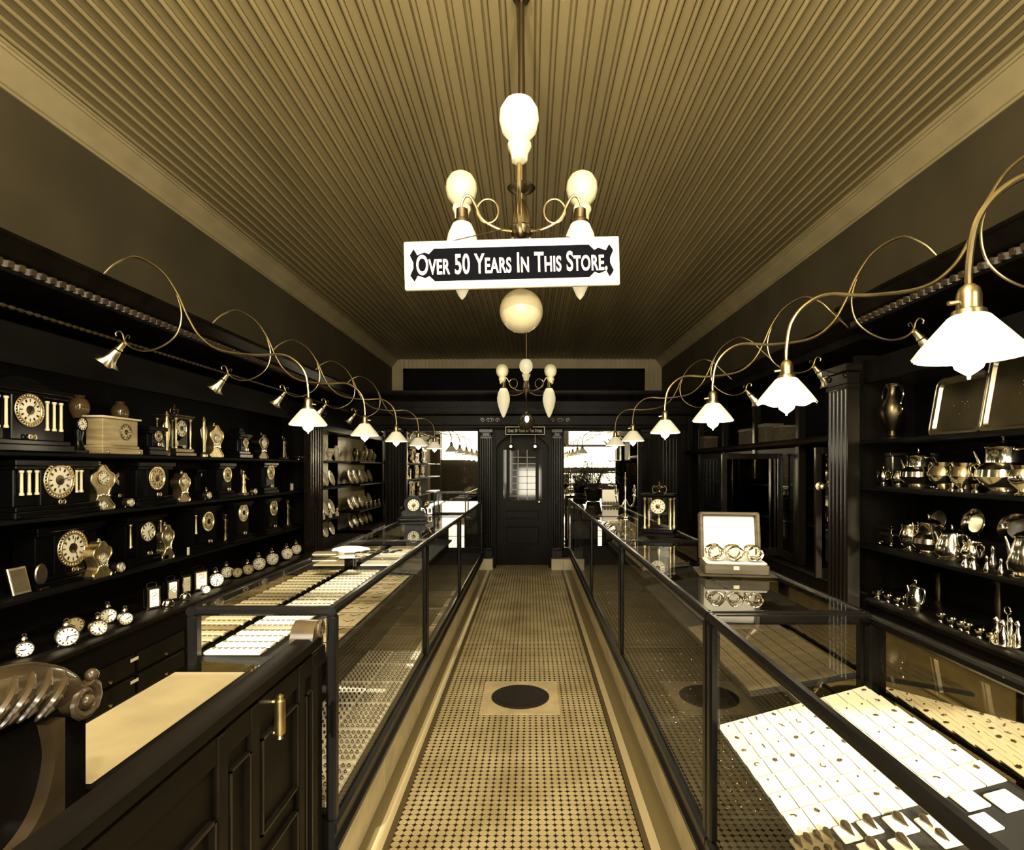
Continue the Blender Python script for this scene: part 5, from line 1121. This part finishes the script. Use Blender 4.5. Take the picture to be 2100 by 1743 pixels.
ob('bracket', MB().prism(arc + [(1.052, 1.05), (1.052, .842), (.80, .842)], -.897, -.872, 'x', T=D), 'carved', t)
ob('side_ledge', MB().cbox(-.897, -.85, .70, 1.065, .825, .842, .004, T=D), 'carved', t)
ob('seat', MB().cbox(-1.45, -.945, .62, 1.10, .42, .47, .01, T=D), 'carved', t)
ob('back', MB().cbox(-1.45, -.945, .58, .62, .3, 1.05, .006, T=D), 'wood', t)

# ------------------------------------------------------------------ aisle floor plate
t = thing('floor_plate', 'square stone slab with a round dark iron cover in the tiled aisle', 'cover', (-.064, 3.69, 0))
ob('stone_slab', MB().cbox(-.25, .25, -.262, .262, .0005, .006, .002), 'stone', t)
ob('iron_cover', MB().lathe([(.001, .0061), (.19, .0061), (.19, .011), (.183, .015), (.172, .013), (.16, .012), (.001, .014)], 40).lathe([(.001, .013), (.15, .0125), (.15, .0145), (.001, .0155)], 36), 'iron', t)

# ------------------------------------------------------------------ camera
cam = bpy.data.cameras.new('camera'); co = bpy.data.objects.new('camera', cam); COL.objects.link(co)
co.location = (0, 0, EYE); co.rotation_euler = (pi / 2, 0, 0)
cam.sensor_width = 36; cam.lens = 36 * F / 2100; cam.shift_x = -(VX - 1050) / 2100; cam.shift_y = (VY - 871.5) / 2100; cam.clip_start = .02
S.camera = co

# ------------------------------------------------------------------ light: daylight through the shop windows, plus the lamps and an added front chandelier
def area(name, loc, rot, sx, sy, e, col=(1, .92, .74), spread=180):
    l = bpy.data.lights.new(name, 'AREA'); l.shape = 'RECTANGLE'; l.size = sx; l.size_y = sy; l.energy = e; l.color = col; l.spread = radians(spread)
    o = bpy.data.objects.new(name, l); COL.objects.link(o); o.location = loc; o.rotation_euler = rot; return o
def point(name, loc, e, r=.05, col=(1, .86, .58)):
    l = bpy.data.lights.new(name, 'POINT'); l.energy = e; l.shadow_soft_size = r; l.color = col
    o = bpy.data.objects.new(name, l); COL.objects.link(o); o.location = loc; return o
for i, (a, b) in enumerate((W1, W2)): area('daylight_window_%d' % (i + 1), ((a + b) / 2, YF - .5, 2.15), (pi / 2, 0, 0), b - a - .1, 3.1, 230)
area('daylight_door', (-.03, YF - .5, 1.4), (pi / 2, 0, 0), .7, 1.7, 90)
for x, y in LAMPS: point('shade_lamp', (x, y, 1.69), 4.0, .03)
l = bpy.data.lights.new('sun', 'SUN'); l.energy = 13; l.angle = radians(.6); l.color = (1, .94, .78)
o = bpy.data.objects.new('sun', l); COL.objects.link(o); o.rotation_euler = (radians(65), 0, 0); o.location = (0, -6, 6)
for y, z, e in ((2.95, 3.0, .8), (7.55, 2.8, 1.5)):
    for dx in (-.33, .33): point('globe_or_added_light', (-.046 + dx, y - .12, z - .08), e, .09)
for dx in (-.33, .33):
    point('globe_or_added_light', (-.046 + dx, .57, 3.33), 165, .08, (1, .88, .64)); point('added_pendant_light', (-.046 + dx * .92, .40, 2.42), 55, .06, (1, .88, .64))  # lights of the added chandelier, for a steeper falloff down the room
w = bpy.data.worlds.new('world'); S.world = w; w.use_nodes = True
w.node_tree.nodes['Background'].inputs[0].default_value = (1, .9, .68, 1); w.node_tree.nodes['Background'].inputs[1].default_value = .6
S.view_settings.view_transform = 'Standard'; S.view_settings.look = 'None'; S.view_settings.gamma = 1; S.view_settings.exposure = 0
S.view_settings.use_curve_mapping = False
S.cycles.caustics_reflective = False; S.cycles.caustics_refractive = False
